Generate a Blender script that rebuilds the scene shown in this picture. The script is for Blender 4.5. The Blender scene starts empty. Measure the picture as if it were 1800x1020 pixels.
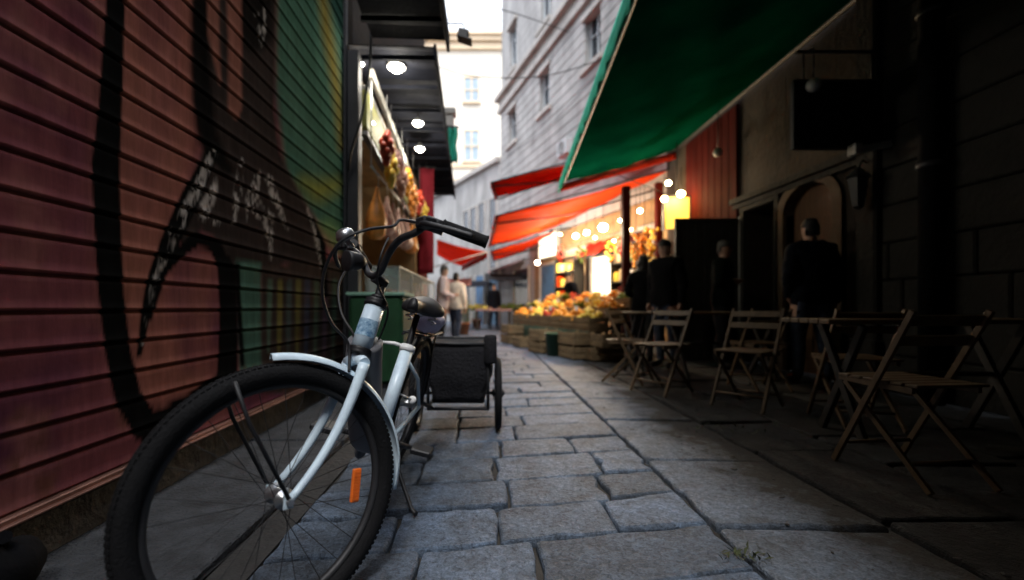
import bpy, bmesh, math, random
import numpy as np
from mathutils import Vector, Matrix
random.seed(7); rng = np.random.default_rng(7)
C = bpy.context.scene.collection
PI = math.pi
F, HC = 770.0, 0.82            # focal length in photo pixels, eye height in metres
def gx(px, Y): return (px-855)*Y/F
def gz(py, Y): return HC+(540-py)*Y/F
def at(px, py, Y): return Vector((gx(px, Y), Y, gz(py, Y)))

# ------------------------------------------------------------------ materials
def mat(name, col, rough=.6, metal=0, var=.25, scale=6, bump=0, bscale=30, emit=0, col2=None, trans=0, spec=.4, stretch=(1,1,1), coat=0):
    m = bpy.data.materials.new(name); m.use_nodes = True
    nt = m.node_tree; N = nt.nodes; L = nt.links
    b = N['Principled BSDF']
    b.inputs['Roughness'].default_value = rough; b.inputs['Metallic'].default_value = metal
    b.inputs['Specular IOR Level'].default_value = spec
    if coat: b.inputs['Coat Weight'].default_value = coat; b.inputs['Coat Roughness'].default_value = .15
    tc = N.new('ShaderNodeTexCoord'); mp = N.new('ShaderNodeMapping'); mp.inputs['Scale'].default_value = stretch
    L.new(tc.outputs['Object'], mp.inputs['Vector'])
    no = N.new('ShaderNodeTexNoise'); no.inputs['Scale'].default_value = scale; no.inputs['Detail'].default_value = 6; no.inputs['Roughness'].default_value = .65
    L.new(mp.outputs['Vector'], no.inputs['Vector'])
    rp = N.new('ShaderNodeValToRGB')
    a = [max(0, c*(1-var)) for c in col]; z = list(col2) if col2 else [min(1, c*(1+var)) for c in col]
    rp.color_ramp.elements[0].position = .3; rp.color_ramp.elements[1].position = .7
    rp.color_ramp.elements[0].color = (*a, 1); rp.color_ramp.elements[1].color = (*z, 1)
    L.new(no.outputs['Fac'], rp.inputs['Fac']); L.new(rp.outputs['Color'], b.inputs['Base Color'])
    if bump:
        n2 = N.new('ShaderNodeTexNoise'); n2.inputs['Scale'].default_value = bscale; n2.inputs['Detail'].default_value = 8
        L.new(mp.outputs['Vector'], n2.inputs['Vector'])
        bp = N.new('ShaderNodeBump'); bp.inputs['Strength'].default_value = min(1, bump); bp.inputs['Distance'].default_value = .02
        L.new(n2.outputs['Fac'], bp.inputs['Height']); L.new(bp.outputs['Normal'], b.inputs['Normal'])
    if emit:
        L.new(rp.outputs['Color'], b.inputs['Emission Color']); b.inputs['Emission Strength'].default_value = emit
    if trans:
        t = N.new('ShaderNodeBsdfTranslucent'); L.new(rp.outputs['Color'], t.inputs['Color'])
        mx = N.new('ShaderNodeMixShader'); mx.inputs['Fac'].default_value = trans
        L.new(b.outputs['BSDF'], mx.inputs[1]); L.new(t.outputs['BSDF'], mx.inputs[2]); L.new(mx.outputs['Shader'], N['Material Output'].inputs['Surface'])
    return m
def glass(name, col=(.8,.9,.9)):
    m = bpy.data.materials.new(name); m.use_nodes = True
    nt = m.node_tree; b = nt.nodes['Principled BSDF']
    b.inputs['Base Color'].default_value = (*col, 1); b.inputs['Roughness'].default_value = .08
    b.inputs['Alpha'].default_value = .25
    return m
M = {}
M['white_paint'] = mat('white_paint', (.64,.78,.92), .36, var=.16, coat=.25, scale=14, bump=.04, bscale=60)
M['frame_grey'] = mat('frame_grey', (.17,.17,.185), .45, var=.1)
M['rubber'] = mat('rubber', (.007,.007,.008), .8, var=.3, spec=.2, bump=.3, bscale=160)
M['black'] = mat('black', (.012,.012,.014), .5, var=.3)
M['black_cloth'] = mat('black_cloth', (.008,.008,.011), .9, var=.4, bump=.5, bscale=60)
M['steel'] = mat('steel', (.45,.46,.48), .3, metal=.9, var=.2, scale=30)
M['dark_steel'] = mat('dark_steel', (.03,.03,.033), .5, metal=.3, var=.3)
M['orange_plastic'] = mat('orange_plastic', (.8,.16,.02), .3, var=.15, scale=40)
M['white_plastic'] = mat('white_plastic', (.8,.8,.8), .3, var=.05)
M['blue_decal'] = mat('blue_decal', (.03,.22,.5), .4, var=.5, scale=60, col2=(.5,.7,.85))
M['concrete'] = mat('concrete', (.034,.037,.043), .8, var=.6, scale=9, bump=1, bscale=70)
M['gutter'] = mat('gutter', (.018,.017,.017), .7, var=.4, scale=8, bump=.6, bscale=30)
M['plinth'] = mat('plinth', (.05,.042,.035), .9, var=.5, scale=6, bump=.8, bscale=25)
M['dirt'] = mat('dirt', (.03,.026,.022), .95, var=.5, scale=4, bump=1, bscale=20)
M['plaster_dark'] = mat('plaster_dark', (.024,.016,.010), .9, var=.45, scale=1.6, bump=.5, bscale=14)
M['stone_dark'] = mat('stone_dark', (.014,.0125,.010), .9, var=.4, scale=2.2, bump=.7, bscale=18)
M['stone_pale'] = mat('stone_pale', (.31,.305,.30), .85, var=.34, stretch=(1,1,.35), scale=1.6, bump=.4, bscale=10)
M['stone_trim'] = mat('stone_trim', (.36,.34,.32), .85, var=.25, scale=1.5, bump=.3, bscale=12)
M['cream'] = mat('cream', (.80,.73,.62), .9, var=.08, scale=.5)
M['cream_trim'] = mat('cream_trim', (.74,.58,.40), .9, var=.12, scale=.8)
M['window_dark'] = mat('window_dark', (.03,.035,.045), .15, var=.5, scale=2, spec=.6)
M['window_far'] = mat('window_far', (.30,.38,.44), .3, var=.3, scale=2)
M['window_frame'] = mat('window_frame', (.42,.45,.47), .6, var=.1)
M['wood'] = mat('wood', (.11,.068,.034), .55, var=.4, scale=9, stretch=(1,1,.2), bump=.2, bscale=40)
M['wood_pale'] = mat('wood_pale', (.20,.145,.08), .6, var=.35, scale=8, bump=.3, bscale=40)
M['wood_dark'] = mat('wood_dark', (.022,.019,.016), .6, var=.4, scale=8, bump=.2)
M['crate_wood'] = mat('crate_wood', (.13,.088,.045), .8, var=.4, scale=7, bump=.4, bscale=40)
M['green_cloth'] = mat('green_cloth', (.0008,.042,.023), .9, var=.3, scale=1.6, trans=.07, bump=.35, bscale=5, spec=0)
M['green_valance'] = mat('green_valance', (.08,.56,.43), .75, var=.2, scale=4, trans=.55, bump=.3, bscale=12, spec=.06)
M['orange_cloth'] = mat('orange_cloth', (.78,.085,.015), .75, var=.14, scale=2, trans=.5, bump=.3, bscale=6, spec=.06)
M['red_cloth'] = mat('red_cloth', (.42,.03,.015), .75, var=.2, scale=2, trans=.35, bump=.3, bscale=6, spec=.06)
M['banner_cloth'] = mat('banner_cloth', (.19,.018,.028), .85, var=.35, scale=4, bump=.3, bscale=9, spec=.05)
M['pink_cloth'] = mat('pink_cloth', (.55,.34,.34), .8, var=.2, scale=2, trans=.4)
M['red_paint'] = mat('red_paint', (.048,.0045,.0035), .8, spec=.05, var=.4, scale=3, stretch=(1,4,.4))
M['yellow_paint'] = mat('yellow_paint', (.15,.15,.028), .6, var=.25, scale=4)
M['yellow_lit'] = mat('yellow_lit', (1,.50,.06), .6, var=.15, scale=3, emit=.9)
M['green_paint'] = mat('green_paint', (.014,.055,.022), .5, var=.3, scale=6)
M['green_rim'] = mat('green_rim', (.16,.30,.22), .5, var=.2)
M['blue_paint'] = mat('blue_paint', (.045,.12,.24), .55, var=.3, scale=5)
M['blue_pale'] = mat('blue_pale', (.12,.25,.40), .55, var=.3, scale=5)
M['grey_metal'] = mat('grey_metal', (.16,.16,.16), .5, metal=.3, var=.3)
M['pale_metal'] = mat('pale_metal', (.36,.35,.32), .5, var=.25)
M['bulb'] = mat('bulb', (1,.93,.78), .5, var=0, emit=40)
M['bulb_warm'] = mat('bulb_warm', (1,.72,.34), .5, var=0, emit=30)
M['lit_white'] = mat('lit_white', (1,.86,.62), .5, var=.25, scale=4, emit=1.0)
M['interior'] = mat('interior', (.62,.47,.28), .8, var=.3, scale=2)
M['interior_tan'] = mat('interior_tan', (.27,.175,.085), .8, var=.35, scale=2)
M['meat'] = mat('meat', (.50,.20,.16), .4, var=.4, scale=9, col2=(.75,.55,.48))
M['meat_orange'] = mat('meat_orange', (.70,.27,.06), .4, var=.4, scale=9)
M['orange_fruit'] = mat('orange_fruit', (.90,.36,.03), .45, var=.2, scale=3, bump=.2, bscale=120)
M['yellow_fruit'] = mat('yellow_fruit', (.85,.62,.10), .45, var=.2, scale=3)
M['red_fruit'] = mat('red_fruit', (.50,.05,.02), .35, var=.3, scale=3)
M['green_fruit'] = mat('green_fruit', (.16,.24,.05), .5, var=.3, scale=4)
M['skin'] = mat('skin', (.42,.25,.18), .55, var=.12, scale=12)
M['hair_dark'] = mat('hair_dark', (.012,.010,.009), .7, var=.4, scale=60)
M['hair_grey'] = mat('hair_grey', (.07,.065,.06), .7, var=.3, scale=60)
M['jacket_black'] = mat('jacket_black', (0.0040,0.0040,0.0050), .95, spec=.1, var=.4, scale=10, bump=.5, bscale=18)
M['jacket_navy'] = mat('jacket_navy', (0.0035,0.0050,0.0090), .95, spec=.1, var=.4, scale=10, bump=.5, bscale=18)
M['jacket_green'] = mat('jacket_green', (0.0040,0.0065,0.0050), .95, spec=.1, var=.4, scale=10, bump=.5, bscale=18)
M['jacket_pale'] = mat('jacket_pale', (.70,.58,.58), .85, var=.15, scale=6, bump=.5, bscale=18)
M['jacket_cream'] = mat('jacket_cream', (.72,.62,.50), .85, var=.15, scale=6, bump=.5, bscale=18)
M['jeans'] = mat('jeans', (.025,.035,.06), .9, var=.3, scale=14, bump=.4, bscale=30)
M['trousers'] = mat('trousers', (.012,.012,.014), .9, var=.3, scale=14, bump=.4, bscale=30)
M['shoe'] = mat('shoe', (.014,.012,.011), .5, var=.3)
M['eye'] = mat('eye', (.05,.04,.035), .2, var=.1)
M['plastic_bag'] = mat('plastic_bag', (.52,.50,.62), .35, var=.2, scale=8, trans=.3, bump=.6, bscale=14)
M['leaf'] = mat('leaf', (.14,.17,.03), .6, var=.5, scale=5, trans=.3)
M['terracotta'] = mat('terracotta', (.3,.12,.06), .8, var=.2)
M['canopy'] = mat('canopy', (.010,.011,.016), .8, var=.4, scale=4, bump=.3, spec=.06)
M['shade'] = mat('shade', (.3,.3,.3), .5, var=.2)
M['glass'] = glass('glass')

def slab_mat(name, col, dirt_shade_col, d0, d1, rough=.5, side=None):
    m = bpy.data.materials.new(name); m.use_nodes = True
    nt = m.node_tree; N = nt.nodes; L = nt.links; b = N['Principled BSDF']
    tc = N.new('ShaderNodeTexCoord')
    at_ = N.new('ShaderNodeAttribute'); at_.attribute_name = 'tone'
    def noise(sc, det, ro, dist=0):
        n = N.new('ShaderNodeTexNoise'); n.inputs['Scale'].default_value = sc; n.inputs['Detail'].default_value = det; n.inputs['Roughness'].default_value = ro; n.inputs['Distortion'].default_value = dist
        L.new(tc.outputs['Object'], n.inputs['Vector']); return n.outputs['Fac']
    def ramp(v, p0, c0, p1, c1):
        r = N.new('ShaderNodeValToRGB'); r.color_ramp.elements[0].position = p0; r.color_ramp.elements[1].position = p1
        r.color_ramp.elements[0].color = (*c0, 1); r.color_ramp.elements[1].color = (*c1, 1); L.new(v, r.inputs['Fac']); return r.outputs['Color']
    def mth(op, a, c, k=None):
        n = N.new('ShaderNodeMath'); n.operation = op
        for q, x in enumerate((a, c) if k is None else (a, c, k)):
            if isinstance(x, (int, float)): n.inputs[q].default_value = x
            else: L.new(x, n.inputs[q])
        return n.outputs[0]
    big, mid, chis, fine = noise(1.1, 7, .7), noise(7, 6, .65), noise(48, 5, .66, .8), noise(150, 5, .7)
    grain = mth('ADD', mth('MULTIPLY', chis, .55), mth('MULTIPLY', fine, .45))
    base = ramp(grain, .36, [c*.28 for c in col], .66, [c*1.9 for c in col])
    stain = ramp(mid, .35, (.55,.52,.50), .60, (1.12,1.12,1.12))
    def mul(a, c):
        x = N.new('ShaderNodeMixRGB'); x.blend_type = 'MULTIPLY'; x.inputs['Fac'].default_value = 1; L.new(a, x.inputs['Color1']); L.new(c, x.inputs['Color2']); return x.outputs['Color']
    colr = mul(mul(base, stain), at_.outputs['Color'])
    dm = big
    if side:                                                        # awning shade painted in as darkening along X, mixed with patchy dirt
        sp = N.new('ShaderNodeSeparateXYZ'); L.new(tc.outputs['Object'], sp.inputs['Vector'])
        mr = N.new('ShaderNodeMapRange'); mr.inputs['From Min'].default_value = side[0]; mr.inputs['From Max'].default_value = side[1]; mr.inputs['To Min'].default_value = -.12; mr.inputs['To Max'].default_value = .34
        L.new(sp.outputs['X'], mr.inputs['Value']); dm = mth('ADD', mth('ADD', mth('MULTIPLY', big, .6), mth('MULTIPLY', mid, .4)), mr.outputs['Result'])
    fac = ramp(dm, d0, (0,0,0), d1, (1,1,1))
    mx = N.new('ShaderNodeMixRGB'); L.new(fac, mx.inputs['Fac']); L.new(colr, mx.inputs['Color1']); mx.inputs['Color2'].default_value = (*dirt_shade_col, 1)
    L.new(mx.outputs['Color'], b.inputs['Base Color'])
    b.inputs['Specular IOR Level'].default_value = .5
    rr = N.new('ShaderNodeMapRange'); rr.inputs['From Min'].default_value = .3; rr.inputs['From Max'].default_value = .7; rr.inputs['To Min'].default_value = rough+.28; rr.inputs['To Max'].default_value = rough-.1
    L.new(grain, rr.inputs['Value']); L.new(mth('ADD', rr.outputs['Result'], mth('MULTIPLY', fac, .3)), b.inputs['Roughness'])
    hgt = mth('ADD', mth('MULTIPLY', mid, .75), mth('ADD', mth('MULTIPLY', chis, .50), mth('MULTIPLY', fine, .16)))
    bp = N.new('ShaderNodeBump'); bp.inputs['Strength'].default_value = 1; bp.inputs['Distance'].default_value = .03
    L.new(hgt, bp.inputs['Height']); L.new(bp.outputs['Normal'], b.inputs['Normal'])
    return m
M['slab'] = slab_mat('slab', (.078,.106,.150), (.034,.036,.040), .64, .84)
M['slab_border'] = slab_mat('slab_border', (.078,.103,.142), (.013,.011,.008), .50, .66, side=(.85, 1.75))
M['slab_side'] = slab_mat('slab_side', (.019,.019,.019), (.007,.0055,.004), .40, .62, .7)  # darker slab copy, right-hand shade put into its colour besides dirt
def shutter_mat():
    m = bpy.data.materials.new('painted_shutter'); m.use_nodes = True
    nt = m.node_tree; N = nt.nodes; L = nt.links; b = N['Principled BSDF']
    a = N.new('ShaderNodeAttribute'); a.attribute_name = 'paint'
    tc = N.new('ShaderNodeTexCoord'); mp = N.new('ShaderNodeMapping'); mp.inputs['Scale'].default_value = (1, 9, 1.2)
    n = N.new('ShaderNodeTexNoise'); n.inputs['Scale'].default_value = 3; n.inputs['Detail'].default_value = 8; n.inputs['Roughness'].default_value = .7
    L.new(tc.outputs['Object'], mp.inputs['Vector']); L.new(mp.outputs['Vector'], n.inputs['Vector'])
    r = N.new('ShaderNodeValToRGB'); r.color_ramp.elements[0].color = (.45,.42,.40,1); r.color_ramp.elements[1].color = (1.25,1.2,1.15,1)
    r.color_ramp.elements[0].position = .3; r.color_ramp.elements[1].position = .7
    L.new(n.outputs['Fac'], r.inputs['Fac'])
    x = N.new('ShaderNodeMixRGB'); x.blend_type = 'MULTIPLY'; x.inputs['Fac'].default_value = .5
    L.new(a.outputs['Color'], x.inputs['Color1']); L.new(r.outputs['Color'], x.inputs['Color2']); L.new(x.outputs['Color'], b.inputs['Base Color'])
    b.inputs['Roughness'].default_value = .75; b.inputs['Specular IOR Level'].default_value = .0
    bp = N.new('ShaderNodeBump'); bp.inputs['Strength'].default_value = .12; bp.inputs['Distance'].default_value = .01
    n3 = N.new('ShaderNodeTexNoise'); n3.inputs['Scale'].default_value = 25; L.new(tc.outputs['Object'], n3.inputs['Vector'])
    L.new(n3.outputs['Fac'], bp.inputs['Height']); L.new(bp.outputs['Normal'], b.inputs['Normal'])
    return m
M['shutter'] = shutter_mat()

# ------------------------------------------------------------------ mesh helpers
def wloc(o):
    v = Vector((0,0,0))
    while o is not None: v = v+o.location; o = o.parent
    return v
class MB:
    def __init__(s): s.v = []; s.f = []; s.mi = []; s.sm = []
    def add(s, vs, fs, mi=0, smooth=False):
        o = len(s.v); s.v += [tuple(v) for v in vs]
        for f in fs: s.f.append([i+o for i in f]); s.mi.append(mi); s.sm.append(smooth)
        return s
    def box(s, x0, x1, y0, y1, z0, z1, mi=0, bev=0):
        return s.obox(Vector(((x0+x1)/2, (y0+y1)/2, (z0+z1)/2)), Vector((1,0,0)), Vector((0,1,0)), Vector((0,0,1)), abs(x1-x0)/2, abs(y1-y0)/2, abs(z1-z0)/2, mi, bev)
    def obox(s, c, X, Y, Z, a, b, d, mi=0, bev=0):
        c = Vector(c)
        bev = bev or min(a, b, d)*.12
        e = min(bev, min(a,b,d)*.45)
        vs = []; idx = {}
        for sx in (-1,1):
            for sy in (-1,1):
                for sz in (-1,1):
                    for k in range(3):
                        q = [sx*(a-(e if k!=0 else 0)), sy*(b-(e if k!=1 else 0)), sz*(d-(e if k!=2 else 0))]
                        idx[(sx,sy,sz,k)] = len(vs); vs.append(c+X*q[0]+Y*q[1]+Z*q[2])
        fs = []
        for k in range(3):
            for sg in (-1,1):
                r = []
                for (p, q) in ((-1,-1),(1,-1),(1,1),(-1,1)):
                    t = [0,0,0]; t[k] = sg; t[(k+1)%3] = p; t[(k+2)%3] = q
                    r.append(idx[(*t, k)])
                fs.append(r if sg > 0 else r[::-1])
        for k in range(3):                       # edge along axis k
            i, j = (k+1)%3, (k+2)%3
            for p in (-1,1):
                for q in (-1,1):
                    t0 = [0,0,0]; t0[k] = -1; t0[i] = p; t0[j] = q; t1 = list(t0); t1[k] = 1
                    r = [idx[(*t0,i)], idx[(*t1,i)], idx[(*t1,j)], idx[(*t0,j)]]
                    fs.append(r if p*q < 0 else r[::-1])
        for sx in (-1,1):
            for sy in (-1,1):
                for sz in (-1,1):
                    r = [idx[(sx,sy,sz,k)] for k in range(3)]
                    fs.append(r if sx*sy*sz > 0 else r[::-1])
        return s.add(vs, fs, mi)
    def bar(s, p, q, w, h, up=(0,0,1), mi=0):
        p, q = Vector(p), Vector(q); d = q-p; Z = d.normalized(); u = Vector(up)
        if abs(Z.dot(u)) > .98: u = Vector((0,1,0))
        X = Z.cross(u).normalized(); Y = X.cross(Z)   # X: sideways (w), Y: up-ish (h)
        return s.obox((p+q)/2, X, Z, Y, w/2, d.length/2, h/2, mi)
    def tube(s, pts, r, n=10, mi=0, closed=False, caps=True, flat=None):
        pts = [Vector(p) for p in pts]; m = len(pts)
        rs = r if isinstance(r, (list, tuple)) else [r]*m
        T = []
        for i in range(m):
            a = pts[(i-1) % m] if closed or i > 0 else pts[i]; b = pts[(i+1) % m] if closed or i < m-1 else pts[i]
            T.append((b-a).normalized())
        u = T[0].orthogonal().normalized(); vs = []
        for i in range(m):
            u = (u-T[i]*u.dot(T[i])).normalized(); w = T[i].cross(u)
            for k in range(n):
                a = 2*PI*k/n; vs.append(pts[i]+(u*math.cos(a)+w*math.sin(a))*rs[i])
        fs = []
        for i in range(m if closed else m-1):
            j = (i+1) % m
            for k in range(n): fs.append([i*n+k, i*n+(k+1)%n, j*n+(k+1)%n, j*n+k])
        s.add(vs, fs, mi, True)
        if caps and not closed:
            o = len(s.v)-len(vs)
            s.f.append([o+k for k in range(n)][::-1]); s.mi.append(mi); s.sm.append(False)
            s.f.append([o+(m-1)*n+k for k in range(n)]); s.mi.append(mi); s.sm.append(False)
        return s
    def lathe(s, c, ax, prof, n=24, mi=0, smooth=True):       # prof: (radius, height along axis)
        ax = Vector(ax).normalized(); u = ax.orthogonal().normalized(); w = ax.cross(u); c = Vector(c); vs = []; fs = []
        for (r, h) in prof:
            for k in range(n):
                a = 2*PI*k/n; vs.append(c+ax*h+(u*math.cos(a)+w*math.sin(a))*r)
        for i in range(len(prof)-1):
            for k in range(n): fs.append([i*n+k, i*n+(k+1)%n, (i+1)*n+(k+1)%n, (i+1)*n+k])
        return s.add(vs, fs, mi, smooth)
    def ball(s, c, r, mi=0, n=10, m=7, sc=(1,1,1)):
        c = Vector(c); vs = [c+Vector((0,0,r*sc[2]))]; fs = []
        for i in range(1, m):
            t = PI*i/m
            for k in range(n):
                a = 2*PI*k/n; vs.append(c+Vector((r*sc[0]*math.sin(t)*math.cos(a), r*sc[1]*math.sin(t)*math.sin(a), r*sc[2]*math.cos(t))))
        vs.append(c-Vector((0,0,r*sc[2]))); e = len(vs)-1
        for k in range(n): fs.append([0, 1+k, 1+(k+1)%n]); fs.append([e, 1+(m-2)*n+(k+1)%n, 1+(m-2)*n+k])
        for i in range(m-2):
            for k in range(n): fs.append([1+i*n+k, 1+(i+1)*n+k, 1+(i+1)*n+(k+1)%n, 1+i*n+(k+1)%n])
        return s.add(vs, fs, mi, True)
    def sheet(s, fn, nu, nv, th=.006, mi=0):                  # a cloth with real thickness
        P = [[Vector(fn(i/nu, j/nv)) for j in range(nv+1)] for i in range(nu+1)]
        vs = []
        for sg in (0, 1):
            for i in range(nu+1):
                for j in range(nv+1):
                    a = P[min(i+1,nu)][j]-P[max(i-1,0)][j]; b = P[i][min(j+1,nv)]-P[i][max(j-1,0)]
                    nrm = a.cross(b); nrm = nrm.normalized() if nrm.length > 1e-9 else Vector((0,0,1))
                    vs.append(P[i][j]+nrm*(th*(sg-.5)))
        K = (nu+1)*(nv+1); q = lambda i, j, t: t*K+i*(nv+1)+j; fs = []
        for i in range(nu):
            for j in range(nv):
                fs.append([q(i,j,1), q(i+1,j,1), q(i+1,j+1,1), q(i,j+1,1)]); fs.append([q(i,j,0), q(i,j+1,0), q(i+1,j+1,0), q(i+1,j,0)])
        for i in range(nu):
            fs.append([q(i,0,0), q(i+1,0,0), q(i+1,0,1), q(i,0,1)]); fs.append([q(i,nv,0), q(i,nv,1), q(i+1,nv,1), q(i+1,nv,0)])
        for j in range(nv):
            fs.append([q(0,j,0), q(0,j,1), q(0,j+1,1), q(0,j+1,0)]); fs.append([q(nu,j,0), q(nu,j+1,0), q(nu,j+1,1), q(nu,j,1)])
        return s.add(vs, fs, mi, True)
    def build(s, name, mats, parent=None, label=None, kind=None):
        o = wloc(parent) if parent else Vector((0,0,0))
        me = bpy.data.meshes.new(name); me.from_pydata([(v[0]-o.x, v[1]-o.y, v[2]-o.z) for v in s.v], [], s.f)
        for m in (mats if isinstance(mats, (list, tuple)) else [mats]): me.materials.append(M[m])
        me.polygons.foreach_set('material_index', s.mi); me.polygons.foreach_set('use_smooth', s.sm); me.update()
        b = bmesh.new(); b.from_mesh(me); bmesh.ops.recalc_face_normals(b, faces=b.faces); b.to_mesh(me); b.free()
        ob = bpy.data.objects.new(name, me); C.objects.link(ob)
        if parent: ob.parent = parent
        if label: ob['label'] = label
        if kind: ob['kind'] = kind
        return ob
def tag(o, label, cat, group=None):
    o['label'] = label; o['category'] = cat
    if group: o['group'] = group
    return o
def thing(name, label, cat, loc=(0,0,0), group=None, rz=0):
    o = bpy.data.objects.new(name, None); o.empty_display_size = .1; C.objects.link(o)
    o.location = loc; o.rotation_euler = (0,0,rz); return tag(o, label, cat, group)
def struct(o): o['kind'] = 'structure'; return o
def dup(root, loc, rz, label=None):
    r = root.copy(); C.objects.link(r); r.location = loc; r.rotation_euler = (0,0,rz)
    if label: r['label'] = label
    def rec(a, b):
        for ch in list(a.children):
            c = ch.copy()
            C.objects.link(c); c.parent = b; rec(ch, c)
    rec(root, r)
    return r
def point_light(parent, loc, energy, col, size=.06):
    l = bpy.data.lights.new('lamp_light', 'POINT'); l.energy = energy; l.color = col; l.shadow_soft_size = size
    o = bpy.data.objects.new('lamp_light', l); C.objects.link(o); o.parent = parent; o.location = Vector(loc)-wloc(parent); return o
def quad(A, B, Cc, D, u, v):
    return (A*(1-u)+B*u)*(1-v)+(D*(1-u)+Cc*u)*v

# ------------------------------------------------------------------ the ground
g = MB(); g.add([(-60,-30,-.035),(60,-30,-.035),(60,90,-.035),(-60,90,-.035)], [[0,1,2,3]])
struct(g.build('ground', 'dirt'))
def paving(name, m, cells):
    """cells: quads (4 xy corners); each becomes a worn, chamfered stone; one 'tone' per stone"""
    vs = []; fs = []; tone = []
    for q, hz, tn in cells:
        ring = []
        for k in range(4):
            a = Vector(q[k]); b = Vector(q[(k+1)%4]); L_ = (b-a).length; n = max(2, int(L_/.07)); z_ = Vector(q[k-1]); cr = random.uniform(.008, .028)
            nrm = Vector((-(b-a).y, (b-a).x)).normalized()
            ring.append(a+(z_-a).normalized()*cr*.5+(b-a).normalized()*cr*.12); ring.append(a+(b-a).normalized()*cr*.6)
            for i in range(1, n):
                ring.append(a.lerp(b, i/n)+nrm*(random.gauss(0, .0045)+(random.uniform(.006,.02) if random.random() < .06 else 0)))
        R = len(ring)
        ctr = sum(ring, Vector((0,0)))/R
        tx, ty = random.gauss(0,.007), random.gauss(0,.007)
        o = len(vs)
        for ins, dz in ((0,-.04), (0,-.014), (.004,-.005), (.013,0)):
            for p in ring:
                d = ctr-p; pp = p+d.normalized()*ins
                vs.append((pp.x, pp.y, hz+dz+(pp.x-ctr.x)*tx+(pp.y-ctr.y)*ty))
        for l in range(3):
            for i in range(R): fs.append([o+l*R+i, o+l*R+(i+1)%R, o+(l+1)*R+(i+1)%R, o+(l+1)*R+i])
        fs.append([o+3*R+i for i in range(R)])
        tone += [tn]*(len(vs)-o)
    me = bpy.data.meshes.new(name); me.from_pydata(vs, [], fs); me.materials.append(M[m])
    at_ = me.color_attributes.new('tone', 'FLOAT_COLOR', 'POINT')
    at_.data.foreach_set('color', np.array([(*t, 1) for t in tone], dtype=np.float32).ravel())
    ob = bpy.data.objects.new(name, me); C.objects.link(ob); return struct(ob)
def rtone(s=.30):
    v = 1+random.uniform(-s, s); w = random.uniform(-.05, .05)
    return (v*(1-w), v, v*(1+w))
SK = .17                                                            # the courses run a little askew
cells = []; y = -1.2; row = 0
while y < 30:
    d = random.uniform(.26, .345) if y < 12 else .5; x = -.73; first = random.uniform(.25, .55); row += 1; gp = .0055
    while x < .84:
        w = first if x == -.73 else random.uniform(.36, .56)
        x1 = x+w
        if .85-x1 < .25: x1 = .85
        f = lambda xx, yy: (xx, yy+SK*(xx-.1)+random.gauss(0, .012))
        cells.append(([f(x+gp,y+gp), f(x1-gp,y+gp), f(x1-gp,y+d-gp), f(x+gp,y+d-gp)], random.gauss(0,.0025), rtone()))
        x = x1
    y += d
paving('street_paving', 'slab', cells)
cells = []
y = -1.2
while y < 10:
    d = random.uniform(.62, .85)
    cells.append(([(.868,y+.008+.03), (1.522+random.uniform(-.03,.004),y+.008), (1.522+random.uniform(-.03,.004),y+d-.008), (.868,y+d-.008+.03)], random.gauss(0,.003), rtone(.15)))
    y += d
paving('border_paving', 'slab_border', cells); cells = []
x = 1.535
while x < 3.85:
    w = random.uniform(.55, .72); y = -1.2+random.uniform(0,.5); x1 = min(3.86, x+w)
    while y < 10:
        d = random.uniform(.5, .9); j = lambda: random.gauss(0,.006)
        cells.append(([(x+.012+j()*.4,y+.012+j()), (x1-.012+j()*.4,y+.012+j()), (x1-.012+j()*.4,y+d-.012+j()), (x+.012+j()*.4,y+d-.012+j())], random.gauss(-.006,.004), rtone(.3)))
        y += d
    x = x1
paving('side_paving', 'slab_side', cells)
cells = []
for yy in np.arange(10.2, 34, .6):
    for xx in np.arange(-9, -.8, .7):
        cells.append(([(xx+.01,yy+.01),(xx+.69,yy+.01),(xx+.69,yy+.59),(xx+.01,yy+.59)], 0, rtone()))
    if yy > 10.5:
        for xx in np.arange(.87, 3.6, .7):
            cells.append(([(xx+.01,yy+.01),(xx+.69,yy+.01),(xx+.69,yy+.59),(xx+.01,yy+.59)], 0, rtone()))
paving('far_paving', 'slab', cells)
s = MB(); y = -1.5
while y < 10:
    d = random.uniform(1.0, 1.5); s.box(-1.45, -.872+random.uniform(-.006,.004), y+.004, min(10.1, y+d)-.004, -.03, .012+random.uniform(-.003,.003), bev=.007); y += d
struct(s.build('pavement', 'concrete'))
s = MB(); s.box(-.870, -.742, -1.5, 10.1, -.034, -.022); struct(s.build('street_gutter', 'gutter'))
# small litter and dirt lying in the joints of the dark side
s = MB()
for i in range(150):
    x = random.uniform(.9, 3.6) if i > 120 else random.gauss(1.45, .25); yy = random.uniform(1.2, 8); r = random.uniform(.003, .009)
    s.ball((x, yy, .002), r, 0, 6, 4, (random.uniform(.6,2.2), random.uniform(.6,2), .35))
o = s.build('dirt_crumbs', 'dirt'); o['kind'] = 'stuff'
s = MB()
for (cx, cy, n, sp) in ((.86,1.44,40,.04), (1.62,2.95,60,.14)):
    for i in range(n):
        x = random.gauss(cx, sp); yy = random.gauss(cy, sp*.6); a = random.uniform(0,6.3); l = random.uniform(.012,.04); h = random.uniform(.004,.03)
        s.add([(x,yy,0),(x+l*math.cos(a),yy+l*math.sin(a),h),(x+l*.5*math.cos(a+.7),yy+l*.5*math.sin(a+.7),h*.6)], [[0,1,2]])
M['weed'] = mat('weed', (.035,.042,.015), .8, var=.5, scale=30)
o = s.build('weeds', 'weed'); o['kind'] = 'stuff'

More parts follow.
